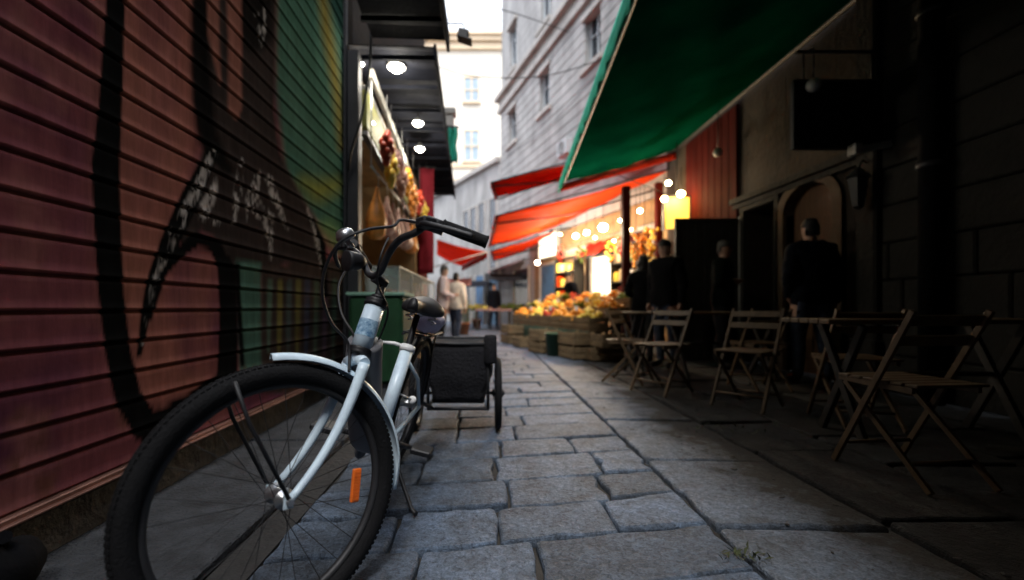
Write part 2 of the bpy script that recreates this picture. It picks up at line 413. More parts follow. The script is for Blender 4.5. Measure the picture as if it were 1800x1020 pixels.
# ------------------------------------------------------------------ the shuttered building on the left
XW = -1.45; YE = 1.45*F/250
b1 = thing('shop_building', 'building on the left with a tall graffiti-covered roller shutter', 'building', (XW-.2, 1.5, 0))
s = MB(); s.box(XW-.6, XW-.03, -7, YE+.05, 4.30, 14); s.box(XW-.6, XW-.03, -7, -1.2, .0, 4.30); s.build('wall', 'plaster_dark', b1)  # unseen wall top raised to keep sky light off the right side
s = MB(); s.box(XW-.5, XW+.012, -1.2, YE, 0, .165, bev=.012); s.build('plinth', 'plinth', b1)
# shutter curtain: real rolled slats, spray paint held in a colour attribute
PITCH = .1236
prof = [(0,-.006),(.004,-.006),(.007,.001),(.011,.0065),(.016,.0075),(.022,.0045),(.045,.0032),(.070,.0030),(.095,.0032),(.108,.0030),(.114,.0005),(.1190,-.006)]
ys = np.concatenate([np.arange(-1.2, .9, .05), np.arange(.9, YE-.02, .009)])
zs = []; xs = []
z0 = .185; k = 0
while z0+k*PITCH < 4.32:
    for (dz, dx) in prof: zs.append(z0+k*PITCH+dz); xs.append(XW+dx)
    k += 1
zs = np.array(zs); xs = np.array(xs)
YY, ZZ = np.meshgrid(ys, zs, indexing='ij'); XX = np.broadcast_to(xs, YY.shape)
PX = 855+F*XW/np.maximum(YY, .35); PY = 540-F*(ZZ-HC)/np.maximum(YY, .35)   # where the spray strokes were measured
nz = lambda sc, sd: np_noise(YY*sc, ZZ*sc, sd)
def np_noise(a, b, sd):
    r = np.random.default_rng(sd); tab = r.random((64,64))
    out = 0; amp = .5
    for o in range(4):
        ia, ib = np.floor(a).astype(int), np.floor(b).astype(int); fa, fb = a-ia, b-ib
        fa = fa*fa*(3-2*fa); fb = fb*fb*(3-2*fb)
        t = lambda i, j: tab[i%64, j%64]
        out = out+amp*((t(ia,ib)*(1-fa)+t(ia+1,ib)*fa)*(1-fb)+(t(ia,ib+1)*(1-fa)+t(ia+1,ib+1)*fa)*fb)
        a, b, amp = a*2.03, b*2.03, amp*.5
    return out/.94
def seg(P, W):
    """signed distance (in the measured units) to a stroke of changing width, negative inside"""
    best = np.full(PX.shape, 1e9)
    for (x0,y0),(x1,y1),w0,w1 in zip(P[:-1], P[1:], W[:-1], W[1:]):
        dx, dy = x1-x0, y1-y0; t = np.clip(((PX-x0)*dx+(PY-y0)*dy)/(dx*dx+dy*dy), 0, 1)
        best = np.minimum(best, np.hypot(PX-x0-t*dx, PY-y0-t*dy)-(w0+(w1-w0)*t)/2)
    return best
def poly(P):
    ins = np.zeros(PX.shape, bool); d = np.full(PX.shape, 1e9); n = len(P)
    for i in range(n):
        (x0,y0),(x1,y1) = P[i], P[(i+1)%n]
        c = ((y0 > PY) != (y1 > PY)); yy = (y1-y0) if y1 != y0 else 1e-6
        ins ^= c & (PX < (x1-x0)*(PY-y0)/yy+x0)
        dx, dy = x1-x0, y1-y0; t = np.clip(((PX-x0)*dx+(PY-y0)*dy)/(dx*dx+dy*dy+1e-9), 0, 1)
        d = np.minimum(d, np.hypot(PX-x0-t*dx, PY-y0-t*dy))
    return np.where(ins, -d, d)
cov = lambda d, soft: np.clip(.5-d/soft, 0, 1)[..., None]
def over(col, c, a): return col*(1-a)+np.array(c)*a
n1, n2, n3 = nz(2.2,1)[...,None], nz(5,2)[...,None], nz(16,3)[...,None]; n4 = nz(55,4)[...,None]
S = lambda x: np.clip(x, 0, 1)
col = np.ones((*PX.shape, 3))*np.array((.175,.048,.058))
col = over(col, (.095,.026,.052), S((n1-.42)*6)*.9)
col = over(col, (.27,.095,.085), S((n2-.5)*6)*.6)
halo = [((205,-200),(235,120),(215,330),(228,520),(262,680)), ((330,-100),(325,200),(300,330),(240,500)), ((345,470),(300,620),(350,690))]
for h in halo: col = over(col, (.30,.105,.07), S(1-(seg(h, [30]*len(h))+10)/75)[...,None]*.75)
col = over(col, (.095,.024,.06), cov(seg([(430,-60),(330,420),(318,520),(330,640)], [10,40,50,30]), 26)*.35)
BLK = (.006,.006,.006); BRN = (.034,.025,.023)
# big teal field right and its yellow rim
col = over(col, (.045,.115,.082), cov(poly([(486,-300),(605,-300),(612,430),(560,395),(500,300),(484,150)]), 14))
col = over(col, (.075,.16,.12), cov(seg([(505,60),(520,200),(560,300)], [10,30,20]), 40)*.5)
col = over(col, (.15,.115,.015), cov(seg([(552,-120),(575,60),(592,160),(600,260)], [14,18,16,12]), 16)*.9)
col = over(col, (.2,.2,.02), cov(seg([(535,320),(560,335),(592,325)], [16,34,20]), 34)*.85)
col = over(col, (.10,.19,.07), cov(seg([(575,400),(598,430)], [30,30]), 20)*.8)
# dark body
body = [(340,-300),(338,180),(356,262),(330,330),(300,420),(330,432),(352,405),(383,425),(395,470),(470,485),(500,462),(540,478),(575,470),(552,392),(492,270),(482,200),(488,-300)]
col = over(col, BRN, cov(poly(body), 9))
col = over(col, BLK, cov(seg([(352,-200),(350,120),(362,240),(400,300)], [34,34,36,20]), 12)*.9)
col = over(col, BLK, cov(seg([(450,-200),(448,60)], [70,60]), 14)*.8)
for P, W in (([(372,-200),(374,60),(386,148)], [24,20,3]), ([(404,-200),(412,60),(412,190),(415,207)], [32,24,24,8])):
    col = over(col, (.24,.09,.065), cov(seg(P, W), 7)*.9)
# teal and ochre drips low on the right
col = over(col, (.055,.125,.095), cov(poly([(414,458),(458,462),(462,652),(420,660)]), 7))
col = over(col, (.042,.030,.026), cov(poly([(458,470),(606,455),(606,700),(458,690)]), 8))
for i, (x0, c) in enumerate(((474,(.085,.17,.12)),(492,(.19,.17,.03)),(508,(.055,.10,.10)),(524,(.16,.15,.03)),(540,(.04,.06,.12)),(556,(.075,.13,.08)),(572,(.11,.06,.10)),(588,(.055,.12,.08)))):
    col = over(col, c, cov(seg([(x0,495),(x0-2,560+(i*37)%40),(x0-3,620+(i*53)%50)], [9,8,4]), 5)*.55)
# heavy black outlines
col = col*.8+col.mean(-1, keepdims=True)*.12
rs = S((n2-.5)*5)*S((n3-.42)*6)*np.clip(1.1-(ZZ-.2)/.9, 0, 1)[...,None]; col = over(col, (.06,.026,.012), rs*.75)
for P, W in (([(204,-400),(202,0),(192,190),(184,290),(188,410),(194,520),(206,620),(224,700),(258,752),(300,745),(345,712),(398,668)], [30,33,42,50,47,45,45,48,56,66,52,36]),
             ([(398,672),(400,600),(402,480),(398,455)], [36,34,24,12]),
             ([(243,625),(256,545),(270,490),(300,420),(335,345),(372,272)], [9,18,26,34,36,22]),
             ([(262,560),(284,482),(312,446),(345,420),(378,432),(392,470),(396,560)], [8,14,20,24,24,22,20]),
             ([(425,640),(418,520),(416,468)], [8,9,10]), ([(547,385),(566,430),(572,520)], [10,12,10])):
    col = over(col, BLK, cov(seg(P, W), 4))
# white dry-brushed teeth
wt = []
for P, W in (([(374,268),(345,335),(312,395),(288,450),(268,505),(258,560),(250,606)], [13,19,20,14,11,9,3]),
             ([(383,308),(368,350),(352,378),(384,392)], [5,20,24,6]), ([(423,282),(417,340),(410,392)], [9,14,4]),
             ([(452,306),(442,350),(436,388)], [10,22,5]), ([(446,362),(470,384),(474,430),(475,456)], [24,20,9,2]),
             ([(471,315),(484,352),(504,402)], [12,13,3]), ([(540,368),(556,420),(564,470)], [3,7,2]),
             ([(464,-100),(464,58)], [5,4]), ([(459,50),(459,82)], [13,2]), ([(449,20),(450,24)], [9,9])):
    d = seg(P, W); a = cov(d, 5)*S((n3-.38)*7+.2)*S((n4-.36)*6); col = over(col, (.36,.335,.32), a*.85)
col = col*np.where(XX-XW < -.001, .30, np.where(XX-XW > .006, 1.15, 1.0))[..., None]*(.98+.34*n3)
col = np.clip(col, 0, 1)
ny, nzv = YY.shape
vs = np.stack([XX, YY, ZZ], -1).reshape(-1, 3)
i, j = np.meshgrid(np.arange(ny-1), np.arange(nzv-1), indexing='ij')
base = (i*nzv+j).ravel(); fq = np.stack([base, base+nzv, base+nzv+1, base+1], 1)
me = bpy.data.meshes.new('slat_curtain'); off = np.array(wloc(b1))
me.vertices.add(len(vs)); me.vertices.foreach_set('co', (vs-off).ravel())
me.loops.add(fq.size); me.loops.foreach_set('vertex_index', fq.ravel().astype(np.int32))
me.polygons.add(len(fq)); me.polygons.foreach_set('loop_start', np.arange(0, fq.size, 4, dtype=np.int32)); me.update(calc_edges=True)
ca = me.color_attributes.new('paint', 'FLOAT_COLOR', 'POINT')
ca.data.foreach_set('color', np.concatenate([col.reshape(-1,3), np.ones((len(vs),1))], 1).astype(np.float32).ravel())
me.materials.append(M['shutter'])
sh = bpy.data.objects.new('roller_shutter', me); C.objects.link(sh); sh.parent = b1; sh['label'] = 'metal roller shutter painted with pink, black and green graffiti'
s = MB(); s.box(XW-.02, XW+.028, -1.2, YE-.02, .168, .190, bev=.004); s.box(XW-.02, XW+.045, -1.2, YE-.02, .166, .174, bev=.002)
M['rail'] = mat('rail', (.20,.10,.08), .4, metal=.5, var=.4, scale=12)
s.build('bottom_rail', 'rail', sh)
s = MB(); s.box(XW-.04, XW+.03, YE-.035, YE+.02, .012, 4.3); s.build('guide_rail', 'dark_steel', sh)
# unseen house added behind the viewer to cut the sky light
b0 = thing('rear_sky_blocker', 'unseen house added behind the viewer to block sky light', 'building', (1.2, -7.5, 0))
s = MB(); s.box(-3, 6, -9, -7.1, 0, 8.6); s.build('wall', 'plaster_dark', b0)
for x in (-.2, 2.2):
    for z in (3.6, 6.2): s = MB(); s.box(x-.5, x+.5, -7.099, -7.05, z, z+1.6); s.build('shutter', 'green_paint', b0)
s = MB(); s.box(.4, 1.7, -7.099, -7.03, 0, 2.4); s.build('door', 'green_paint', b0)
# post that ends the shutter, with pipes
p = thing('corner_post', 'dark upright post at the end of the graffiti shutter', 'post', (XW+.1, YE+.1, 0))
s = MB(); s.box(XW-.1, gx(630, YE+.03), YE+.025, YE+.16, .012, 3.46, bev=.008); s.build('post', 'dark_steel', p)
s = MB(); s.box(XW-.05, gx(634, YE+.03), YE+.02, YE+.17, .012, .16, bev=.01); s.build('base', 'plinth', p)
M['pipe_pale'] = mat('pipe_pale', (.24,.24,.21), .5, var=.3)
d = thing('drainpipe', 'pale thin pipe standing beside the dark shutter post', 'pipe', (gx(634, YE+.2), YE+.2, 0))
s = MB(); x = gx(631, YE+.2); s.tube([(x, YE+.2, .012), (x, YE+.2, 2.2), (x, YE+.2, 3.40)], .028, 12); s.build('pipe', 'pipe_pale', d)
for z in (.6, 1.6, 2.6): s = MB(); s.box(x-.04, x+.04, YE+.16, YE+.235, z, z+.03, bev=.004); s.build('bracket', 'dark_steel', d)
def cable(name, pts, r, label, m='black', group=None):
    c = [Vector(p) for p in pts]; out = []
    for i in range(len(c)-1):
        p0, p1, p2, p3 = c[max(i-1,0)], c[i], c[i+1], c[min(i+2,len(c)-1)]
        for k in range(6):
            t = k/6; out.append(.5*((2*p1)+(p2-p0)*t+(2*p0-5*p1+4*p2-p3)*t*t+(3*p1-p0-3*p2+p3)*t**3))
    out.append(c[-1]); s = MB(); s.tube(out, r, 8)
    return tag(s.build(name, m), label, 'cable', group)
cable('hanging_cable', [at(652,60,YE-.05), at(650,112,YE-.1), at(636,205,YE-.12), at(618,262,YE-.08), at(612,300,YE-.02)], .013, 'black cable looping down in front of the shutter post')

# black bin bag, bottom left
s = MB()
vs0 = len(s.v); s.ball((-1.24, 1.14, .105), .085, 0, 22, 14, (.8,1.15,.95))
for q in range(vs0, len(s.v)):
    v = Vector(s.v[q]); w = Vector((v.x+1.24, v.y-1.14, v.z-.105)); a = math.atan2(w.y, w.x)
    w *= 1+.07*math.sin(5*a+9*w.z)+.05*math.sin(11*a-30*w.z)
    s.v[q] = (w.x-1.24, w.y+1.14, max(.014, w.z+.105))
s.v = [(v[0]-.085, v[1]+.06, v[2]-.015) for v in s.v]
bb = tag(s.build('bin_bag', 'jacket_black'), 'small black rubbish bag slumped at the foot of the shutter', 'bag')
s = MB(); s.tube([(-1.325,1.20,.15),(-1.32,1.195,.185),(-1.30,1.18,.2)], [.02,.012,.018], 8); s.build('knot', 'jacket_black', bb)

# ------------------------------------------------------------------ the bicycle (leaning on its kickstand, bars turned)
BX, BY, PSI, LEAN, STEER = -.4776, 2.2225, -1.6339, .2285, -.7413
WB, HX, HA = 1.1266, .9115, 1.2377; R_W = .335
AX = Vector((-math.cos(HA), 0, math.sin(HA))); HB = Vector((HX, 0, .70)); HT = HB+AX*.155
def st(v):
    return Matrix.Rotation(STEER, 3, AX) @ (Vector(v)-HB)+HB
def wd(v):
    v = Vector(v); c, s_ = math.cos(LEAN), math.sin(LEAN)
    x, y, z = v.x, v.y*c+v.z*s_, -v.y*s_+v.z*c
    f = (math.cos(PSI), math.sin(PSI)); return Vector((BX+x*f[0]-y*f[1], BY+x*f[1]+y*f[0], z+.006))
ws = lambda v: wd(st(v))
bike = thing('bicycle', 'white and grey step-through bicycle leaning on its kickstand beside the graffiti shutter', 'bicycle', (BX, BY, 0))
def wheel(name, hub, T, front):
    hub = Vector(hub); n = 56
    ring = lambda r, dy=0: [T(hub+Vector((r*math.cos(2*PI*k/n), dy, r*math.sin(2*PI*k/n)))) for k in range(n)]
    axis = (T(hub+Vector((0,1,0)))-T(hub)).normalized(); c = T(hub)
    s = MB(); s.lathe(c, axis, [(.0255,-.028),(.0255,-.034),(.012,-.036),(.012,.036),(.0255,.034),(.0255,.028)] and [(.008,-.055),(.012,-.05),(.012,-.036),(.026,-.034),(.026,-.028),(.017,-.022),(.017,.022),(.026,.028),(.026,.034),(.012,.036),(.012,.05),(.008,.055)], 20)
    w = s.build(name, 'steel', bike)
    s = MB(); pr = []
    for q in range(15):                                            # tyre section, tread ribs proud
        a = 2*PI*q/14; pr.append((.311+.0275*math.cos(a), .0265*math.sin(a)))
    s.lathe(c, axis, pr, 72)
    for k in range(144):
        a = 2*PI*k/144; rr = Vector((math.cos(a), 0, math.sin(a))); tt = Vector((-math.sin(a), 0, math.cos(a)))
        for dy, dr in ((-.013,.0230),(0,.0262),(.013,.0230)):
            q = hub+rr*(.311+dr)+Vector((0,dy,0))+tt*(.004*(dy!=0)); o = T(q)
            s.obox(o, (T(q+rr)-o).normalized(), axis, (T(q+tt)-o).normalized(), .0022, .0042, .0045)
    s.build('tyre', 'rubber', w)
    s = MB(); s.lathe(c, axis, [(.289,-.0125),(.279,-.011),(.272,-.006),(.272,.006),(.279,.011),(.289,.0125),(.289,.0085),(.281,0),(.289,-.0085),(.289,-.0125)], 72)
    s.build('rim', 'dark_steel', w)
    for k in range(28):
        a = 2*PI*k/28; sg = 1 if k % 2 else -1; b = a+(.9 if (k//2) % 2 else -.9)*.9
        s = MB(); s.tube([T(hub+Vector((.024*math.cos(b), sg*.030, .024*math.sin(b)))), T(hub+Vector((.275*math.cos(a), sg*.004, .275*math.sin(a))))], .0011, 5, caps=False)
        s.build('spoke', 'dark_steel', w)
    s = MB()
    for sg in (-1,1): s.lathe(c+axis*(.066*sg), axis, [(.0,-.006),(.009,-.006),(.0105,-.003),(.0105,.003),(.009,.006),(0,.006)], 6, smooth=False)
    s.build('axle_nut', 'steel', w)
    if front:                                                       # orange reflector between the spokes
        for a in (math.radians(184),):
            r0 = Vector((math.cos(a), 0, math.sin(a))); t0 = Vector((-math.sin(a), 0, math.cos(a))); q = hub+r0*.205+Vector((0,.02,0)); o = T(q)
            s = MB(); X = (T(q+t0)-o).normalized(); Z = (T(q+r0)-o).normalized()
            s.obox(o, X, axis, Z, .046, .0055, .013, bev=.004)
            for e in range(-4,5): s.obox(o+X*(.009*e)+axis*.006, X, axis, Z, .0033, .0012, .010)
            s.build('wheel_reflector', 'orange_plastic', w)
    return w
FH = Vector((WB, 0, R_W))
wheel('front_wheel', FH, ws, True)
wheel('rear_wheel', (0,0,R_W), wd, False)
# fork
s = MB()
c0 = HB-AX*.035
for sg in (-1, 1):
    y0 = .047*sg; P = []
    a, b, c_, d_ = c0+Vector((0,y0,0)), c0-AX*.12+Vector((0,y0*1.02,0)), c0-AX*.25+Vector((.012,y0*1.05,0)), FH+Vector((0,.056*sg,0))
    for k in range(17):
        t = k/16; P.append(ws(a*(1-t)**3+b*3*t*(1-t)**2+c_*3*t*t*(1-t)+d_*t**3))
    s.tube(P, [.0165-.0065*(k/16) for k in range(17)], 14)
    s.obox(ws(FH+Vector((0,.056*sg,0))), (ws(FH+Vector((1,0,0)))-ws(FH)).normalized(), (ws(FH+Vector((0,1,0)))-ws(FH)).normalized(), (ws(FH+Vector((0,0,1)))-ws(FH)).normalized(), .012, .003, .017)
s.tube([ws(c0+Vector((0,y,0)) +AX*(.012*(1-(abs(y)/.047)**2))) for y in (-.047,-.03,-.012,0,.012,.03,.047)], .0175, 14)
s.tube([ws(c0+Vector((0,0,0))), ws(HB-AX*.004)], .019, 14)
fork = s.build('fork', 'white_paint', bike)
s = MB()
for sg in (-1, 1):
    s.tube([ws(FH+Vector((.0,.064*sg,.004))), ws(FH+Vector((.10,.060*sg,.20))), ws(FH+Vector((.135,.052*sg,.30)))], .0052, 8)
    s.build('mudguard_stay', 'black', fork); s = MB()
# headset, stem, handlebar
s = MB()
for q, h_ in ((HB, .0), (HT, 0)):
    s.lathe(ws(q), (ws(q+AX)-ws(q)).normalized(), [(.024,-.010),(.035,-.010),(.036,-.003),(.033,.004),(.036,.009),(.026,.014)], 24)
s.build('headset', 'black', bike)
S0 = HT+AX*.065
s = MB(); s.tube([ws(HT), ws(S0)], .0135, 14); s.lathe(ws(HT+AX*.014), (ws(AX+HT)-ws(HT)).normalized(), [(.014,0),(.022,.001),(.021,.010),(.014,.014)], 18)
s.tube([ws(S0+Vector((-.01,0,0))), ws(S0+Vector((.012,0,.012))), ws(S0+Vector((.03,0,.022)))], [.017,.0165,.018], 14)
s.build('stem', 'black', bike)
CL = S0+Vector((.03,0,.024))
GE = S0+Vector((-.1383,.3198,.1098)); GS = GE+Vector((.10,-.085,.045))
def barpts(sg):
    f = lambda v: Vector((v.x, v.y*sg, v.z))
    c1 = [CL, CL+Vector((.0,.035,.012)), CL+Vector((0,.075,.060)), CL+Vector((-.002,.125,.094)), CL+Vector((-.014,.185,.108)), GS+Vector((.03,-.03,.0)), GS, GE]
    return [ws(f(v)) for v in c1]
def smooth(c, n=6):
    out = []
    for i in range(len(c)-1):
        p0, p1, p2, p3 = c[max(i-1,0)], c[i], c[i+1], c[min(i+2,len(c)-1)]
        for k in range(n):
            t = k/n; out.append(.5*((2*p1)+(p2-p0)*t+(2*p0-5*p1+4*p2-p3)*t*t+(3*p1-p0-3*p2+p3)*t**3))
    out.append(c[-1]); return out
s = MB()
for sg in (1,-1): s.tube(smooth(barpts(sg)), .0108, 12)
bar = s.build('handlebar', 'dark_steel', bike)
for sg in (1,-1):
    f = lambda v: ws(Vector((v.x, v.y*sg, v.z)))
    s = MB(); q = [GS.lerp(GE, t) for t in (0,.02,.06,.3,.5,.7,.94,.98,1.0)]
    s.tube([f(v) for v in q], [.0165,.0205,.0175,.0182,.0186,.0182,.0178,.0205,.016], 16); s.build('grip', 'rubber', bar)
    s = MB(); g0 = GS+(GS-GE).normalized()*.024+Vector((0,0,-.008)); fw = Vector((1,0,.0))
    s.tube([f(g0-(GE-GS).normalized()*.022), f(g0+(GE-GS).normalized()*.03)], [.021,.021], 16)
    s.obox(f(g0+fw*.028), (f(g0+fw)-f(g0)).normalized(), (f(g0+Vector((0,1,0)))-f(g0)).normalized(), (f(g0+Vector((0,0,1)))-f(g0)).normalized(), .024, .022, .015, bev=.005)
    s.tube(smooth([f(g0+Vector((.045,.0,-.004))), f(g0+Vector((.05,.035,-.014))), f(g0+Vector((.020,.09,-.032))), f(g0+Vector((-.02,.14,-.052)))]), [.008]*18+[.006], 10)
    s.build('brake_lever', 'black', bar)
s = MB(); q = CL+Vector((.025,-.135,.135)); s.lathe(ws(q), (ws(q+Vector((.5,0,1)))-ws(q)).normalized(), [(0,.034),(.014,.033),(.025,.026),(.031,.012),(.032,0),(.022,-.006),(0,-.008)], 24)
s.tube([ws(q), ws(q+Vector((-.02,.01,-.03)))], .008, 8); s.build('bell', 'steel', bar)
s = MB(); q = CL+Vector((.055,-.05,.045)); dz = (ws(q+Vector((1,0,-.1)))-ws(q)).normalized()
s.lathe(ws(q), dz, [(0,-.05),(.016,-.048),(.026,-.03),(.031,0),(.033,.012),(.030,.014),(0,.012)], 24); s.build('front_light', 'black', bar)
# cables
def bikecable(pts, r=.0042):
    s = MB(); s.tube(smooth([Vector(p) for p in pts], 8), r, 8); s.build('brake_cable', 'black', bike)
g0 = GS+(GS-GE).normalized()*.024+Vector((.045,-.020,-.006))
bikecable([ws(g0), ws(g0+Vector((.02,-.05,.012))), at(690,398,1.22), at(645,404,1.16), at(600,424,1.14), at(573,468,1.16), at(567,520,1.18), at(583,568,1.22), at(612,604,1.27), ws(HB-AX*.06+Vector((.03,.03,0)))])
g1 = Vector((g0.x, -g0.y, g0.z))
bikecable([ws(g1), at(618,455,1.50), at(596,500,1.42), at(600,550,1.36), at(622,590,1.34), wd(HB+Vector((-.04,-.03,.0)))])
bikecable([ws(CL+Vector((.02,.10,.1))), at(668,455,1.24), at(664,500,1.27), at(682,548,1.38), wd(HB+Vector((-.05,.03,.02)))], .0035)
# frame
BB = Vector((.44, 0, .285)); STT = Vector((.2765, 0, .653))
s = MB(); s.tube([wd(HB+AX*.010), wd(HT-AX*.012)], .0305, 22); ht = s.build('head_tube', 'white_paint', bike)
s = MB()                                                            # blue and white badge wrapped round the front
axw = (wd(HT)-wd(HB)).normalized(); fr = (wd(Vector((1,0,0)))-wd(Vector((0,0,0)))).normalized(); fp = (fr-axw*fr.dot(axw)).normalized(); sd = axw.cross(fp)
vs = []; fs = []
for i_ in range(6):
    for k_ in range(13):
        a = math.radians(-75+150*k_/12); vs.append(wd(HB+AX*(.045+.052*i_/5))+(fp*math.cos(a)+sd*math.sin(a))*.0313)
for i_ in range(5):
    for k_ in range(12): fs.append([i_*13+k_, i_*13+k_+1, (i_+1)*13+k_+1, (i_+1)*13+k_])
s.add(vs, fs, 0, True); s.build('badge', 'blue_decal', ht)
s = MB(); P = [HB+AX*.03+Vector((-.02,0,0)), HB+Vector((-.075,0,-.06)), HB+Vector((-.19,0,-.22)), HB+Vector((-.31,0,-.36)), BB+Vector((.045,0,.02))]
vs = []; fs = []; P = smooth([Vector(p) for p in P], 5); n = 20
for i_, p in enumerate(P):
    t = (P[min(i_+1,len(P)-1)]-P[max(i_-1,0)]).normalized(); up = Vector((0,1,0)).cross(t)
    for k_ in range(n):
        a = 2*PI*k_/n; c_, d_ = math.cos(a), math.sin(a); e = lambda x, w: math.copysign(abs(x)**.7, x)*w
        vs.append(wd(p+Vector((0,1,0))*e(c_, .052+.012*i_/len(P))+up*e(d_, .040+.012*i_/len(P))))
for i_ in range(len(P)-1):
    for k_ in range(n): fs.append([i_*n+k_, i_*n+(k_+1)%n, (i_+1)*n+(k_+1)%n, (i_+1)*n+k_])
fs.append(list(range(n))); fs.append([(len(P)-1)*n+k_ for k_ in range(n)]); s.add(vs, fs, 0, True); s.build('down_tube', 'frame_grey', bike)
s = MB(); s.tube([wd(BB), wd(STT)], [.029,.029], 20); stube = s.build('seat_tube', 'white_paint', bike)
s = MB(); u = (STT-BB).normalized(); s.tube([wd(STT-u*.022), wd(STT+u*.006)], .034, 20)
s.tube([wd(STT+Vector((0,-.02,0))), wd(STT+Vector((.01,-.06,.005))), wd(STT+Vector((.03,-.11,.0)))], [.008,.008,.006], 10); s.build('clamp_lever', 'white_plastic', stube)
s = MB()
for sg in (-1,1):
    s.tube([wd(BB+Vector((-.02,.035*sg,0))), wd(Vector((.25,.05*sg,.30))), wd(Vector((0,.062*sg,R_W)))], .011, 12)
    s.tube([wd(STT-u*.06+Vector((0,.02*sg,0))), wd(Vector((.14,.05*sg,.5))), wd(Vector((0,.062*sg,R_W)))], .009, 12)
s.tube([wd(BB+Vector((0,-.04,0))), wd(BB+Vector((0,.04,0)))], .026, 16); s.build('rear_stay', 'white_paint', bike)
s = MB(); SP = STT+u*.005; SE = Vector((.2336,0,.80)); s.tube([wd(STT-u*.03), wd(STT+u*.03), wd(SE)], .0145, 14); s.build('seat_post', 'dark_steel', bike)
# saddle
s = MB(); nu = 16; nv = 18; vs = []; fs = []
for i_ in range(nu+1):
    t = i_/nu; xx = .2336+.135-.27*t; hw = .022+.085*(1/(1+math.exp(-(t-.55)*11)))*(1-.35*max(0,(t-.86)/.14)**2)*(min(1, t/.06+.55))
    zt = .868+.012*(t-.45)**2*4+.012*max(0,t-.6); th = .05+.025*t
    for k_ in range(nv):
        a = 2*PI*k_/nv; e = lambda x, p: math.copysign(abs(x)**p, x)
        vs.append(wd((xx, e(math.cos(a), .8)*hw, zt-th*.5+e(math.sin(a), .8)*th*.5-.02*abs(math.cos(a))**2)))
for i_ in range(nu):
    for k_ in range(nv): fs.append([i_*nv+k_, i_*nv+(k_+1)%nv, (i_+1)*nv+(k_+1)%nv, (i_+1)*nv+k_])
fs.append(list(range(nv))); fs.append([nu*nv+k_ for k_ in range(nv)]); s.add(vs, fs, 0, True); sad = s.build('saddle', 'black', bike)
for sg in (-1,1):
    s = MB(); c0 = Vector((.14, .055*sg, .765)); s.tube([wd(c0+Vector((.018*math.cos(t*.8), .018*math.sin(t*.8), .0028*t))) for t in range(26)], .0038, 7); s.build('spring', 'steel', sad)
s = MB()
for sg in (-1,1): s.tube([wd((.345,.012*sg,.835)), wd((.27,.022*sg,.80)), wd((.20,.022*sg,.80)), wd((.13,.04*sg,.815))], .004, 8)
s.build('rail', 'steel', sad)
# mudguards
def mud(name, hub, T, a0, a1, m):
    s = MB(); vs = []; fs = []; n = 40; hub = Vector(hub); cs = 11
    for sgn in (0, 1):
        for i_ in range(n+1):
            a = a0+(a1-a0)*i_/n; taper = min(1, .35+2.2*min(i_, n-i_)/n*2)
            for k_ in range(cs):
                b = math.radians(-78+156*k_/(cs-1)); r = .345+.0215*math.cos(b)*1.0-.004+(.0016 if sgn else 0)
                vs.append(T(hub+Vector((math.cos(a)*r, math.sin(b)*.030*taper, math.sin(a)*r))))
    K = (n+1)*cs
    for i_ in range(n):
        for k_ in range(cs-1):
            q = [i_*cs+k_, i_*cs+k_+1, (i_+1)*cs+k_+1, (i_+1)*cs+k_]; fs.append([x+K for x in q]); fs.append(q[::-1])
        fs.append([i_*cs, (i_+1)*cs, (i_+1)*cs+K, i_*cs+K]); q = i_*cs+cs-1; fs.append([q, q+K, q+cs+K, q+cs])
    for i_ in (0, n):
        for k_ in range(cs-1): q = i_*cs+k_; fs.append([q, q+1, q+1+K, q+K])
    s.add(vs, fs, 0, True); return s.build(name, m, bike)
mud('front_mudguard', FH, ws, math.radians(84), math.radians(190), 'white_paint')
mud('rear_mudguard', (0,0,R_W), wd, math.radians(55), math.radians(200), 'black')
# chain guard, cranks, pedals, kickstand, reflector
s = MB(); ax_ = (wd(Vector((0,1,0)))-wd(Vector((0,0,0)))).normalized()
s.lathe(wd(BB+Vector((0,-.055,0))), ax_, [(0,-.012),(.07,-.012),(.088,-.006),(.092,.004),(.088,.012),(.03,.014)], 30)
q0 = [(BB+Vector((.0,-.058,.085))), Vector((-.02,-.058,R_W+.055)), Vector((-.05,-.058,R_W)), Vector((-.02,-.058,R_W-.045)), (BB+Vector((0,-.058,-.085)))]
vs = [wd(p+Vector((0,-.008,0))) for p in q0]+[wd(p+Vector((0,.008,0))) for p in q0]
s.add(vs, [[0,1,2,3,4],[9,8,7,6,5]]+[[k, (k+1)%5, (k+1)%5+5, k+5] for k in range(5)]); s.build('chain_guard', 'frame_grey', bike)
for sg in (-1, 1):
    s = MB(); a = math.radians(200 if sg > 0 else 20); e = BB+Vector((math.cos(a)*.165, .105*sg, math.sin(a)*.165))
    s.tube([wd(BB+Vector((0,.045*sg,0))), wd(BB+Vector((0,.085*sg,0))), wd(e)], [.012,.013,.010], 10); cr = s.build('crank', 'dark_steel', bike)
    s = MB(); o = wd(e+Vector((0,.06*sg,0))); s.obox(o, fr, ax_, fr.cross(ax_), .045, .045, .012, bev=.006); s.tube([wd(e), wd(e+Vector((0,.1*sg,0)))], .007, 8); s.build('pedal', 'black', cr)
s = MB(); k0 = wd(BB+Vector((-.06,.03,-.02))); s.tube([k0, k0.lerp(Vector((-.292,1.73,.012)), .3), Vector((-.297,1.735,.02)), Vector((-.275,1.71,.012))], [.010,.009,.008,.010], 10); s.build('kickstand', 'black', bike)
s = MB(); o = at(725,703,1.93); v = Vector((-.1,-1,.12)).normalized(); s.lathe(o, v, [(0,-.014),(.013,-.012),(.017,-.004),(.0175,.004),(.013,.008),(0,.009)], 20); s.tube([o, wd(STT-u*.2)], .004, 8)
s.build('reflector', 'white_plastic', bike)
s = MB()
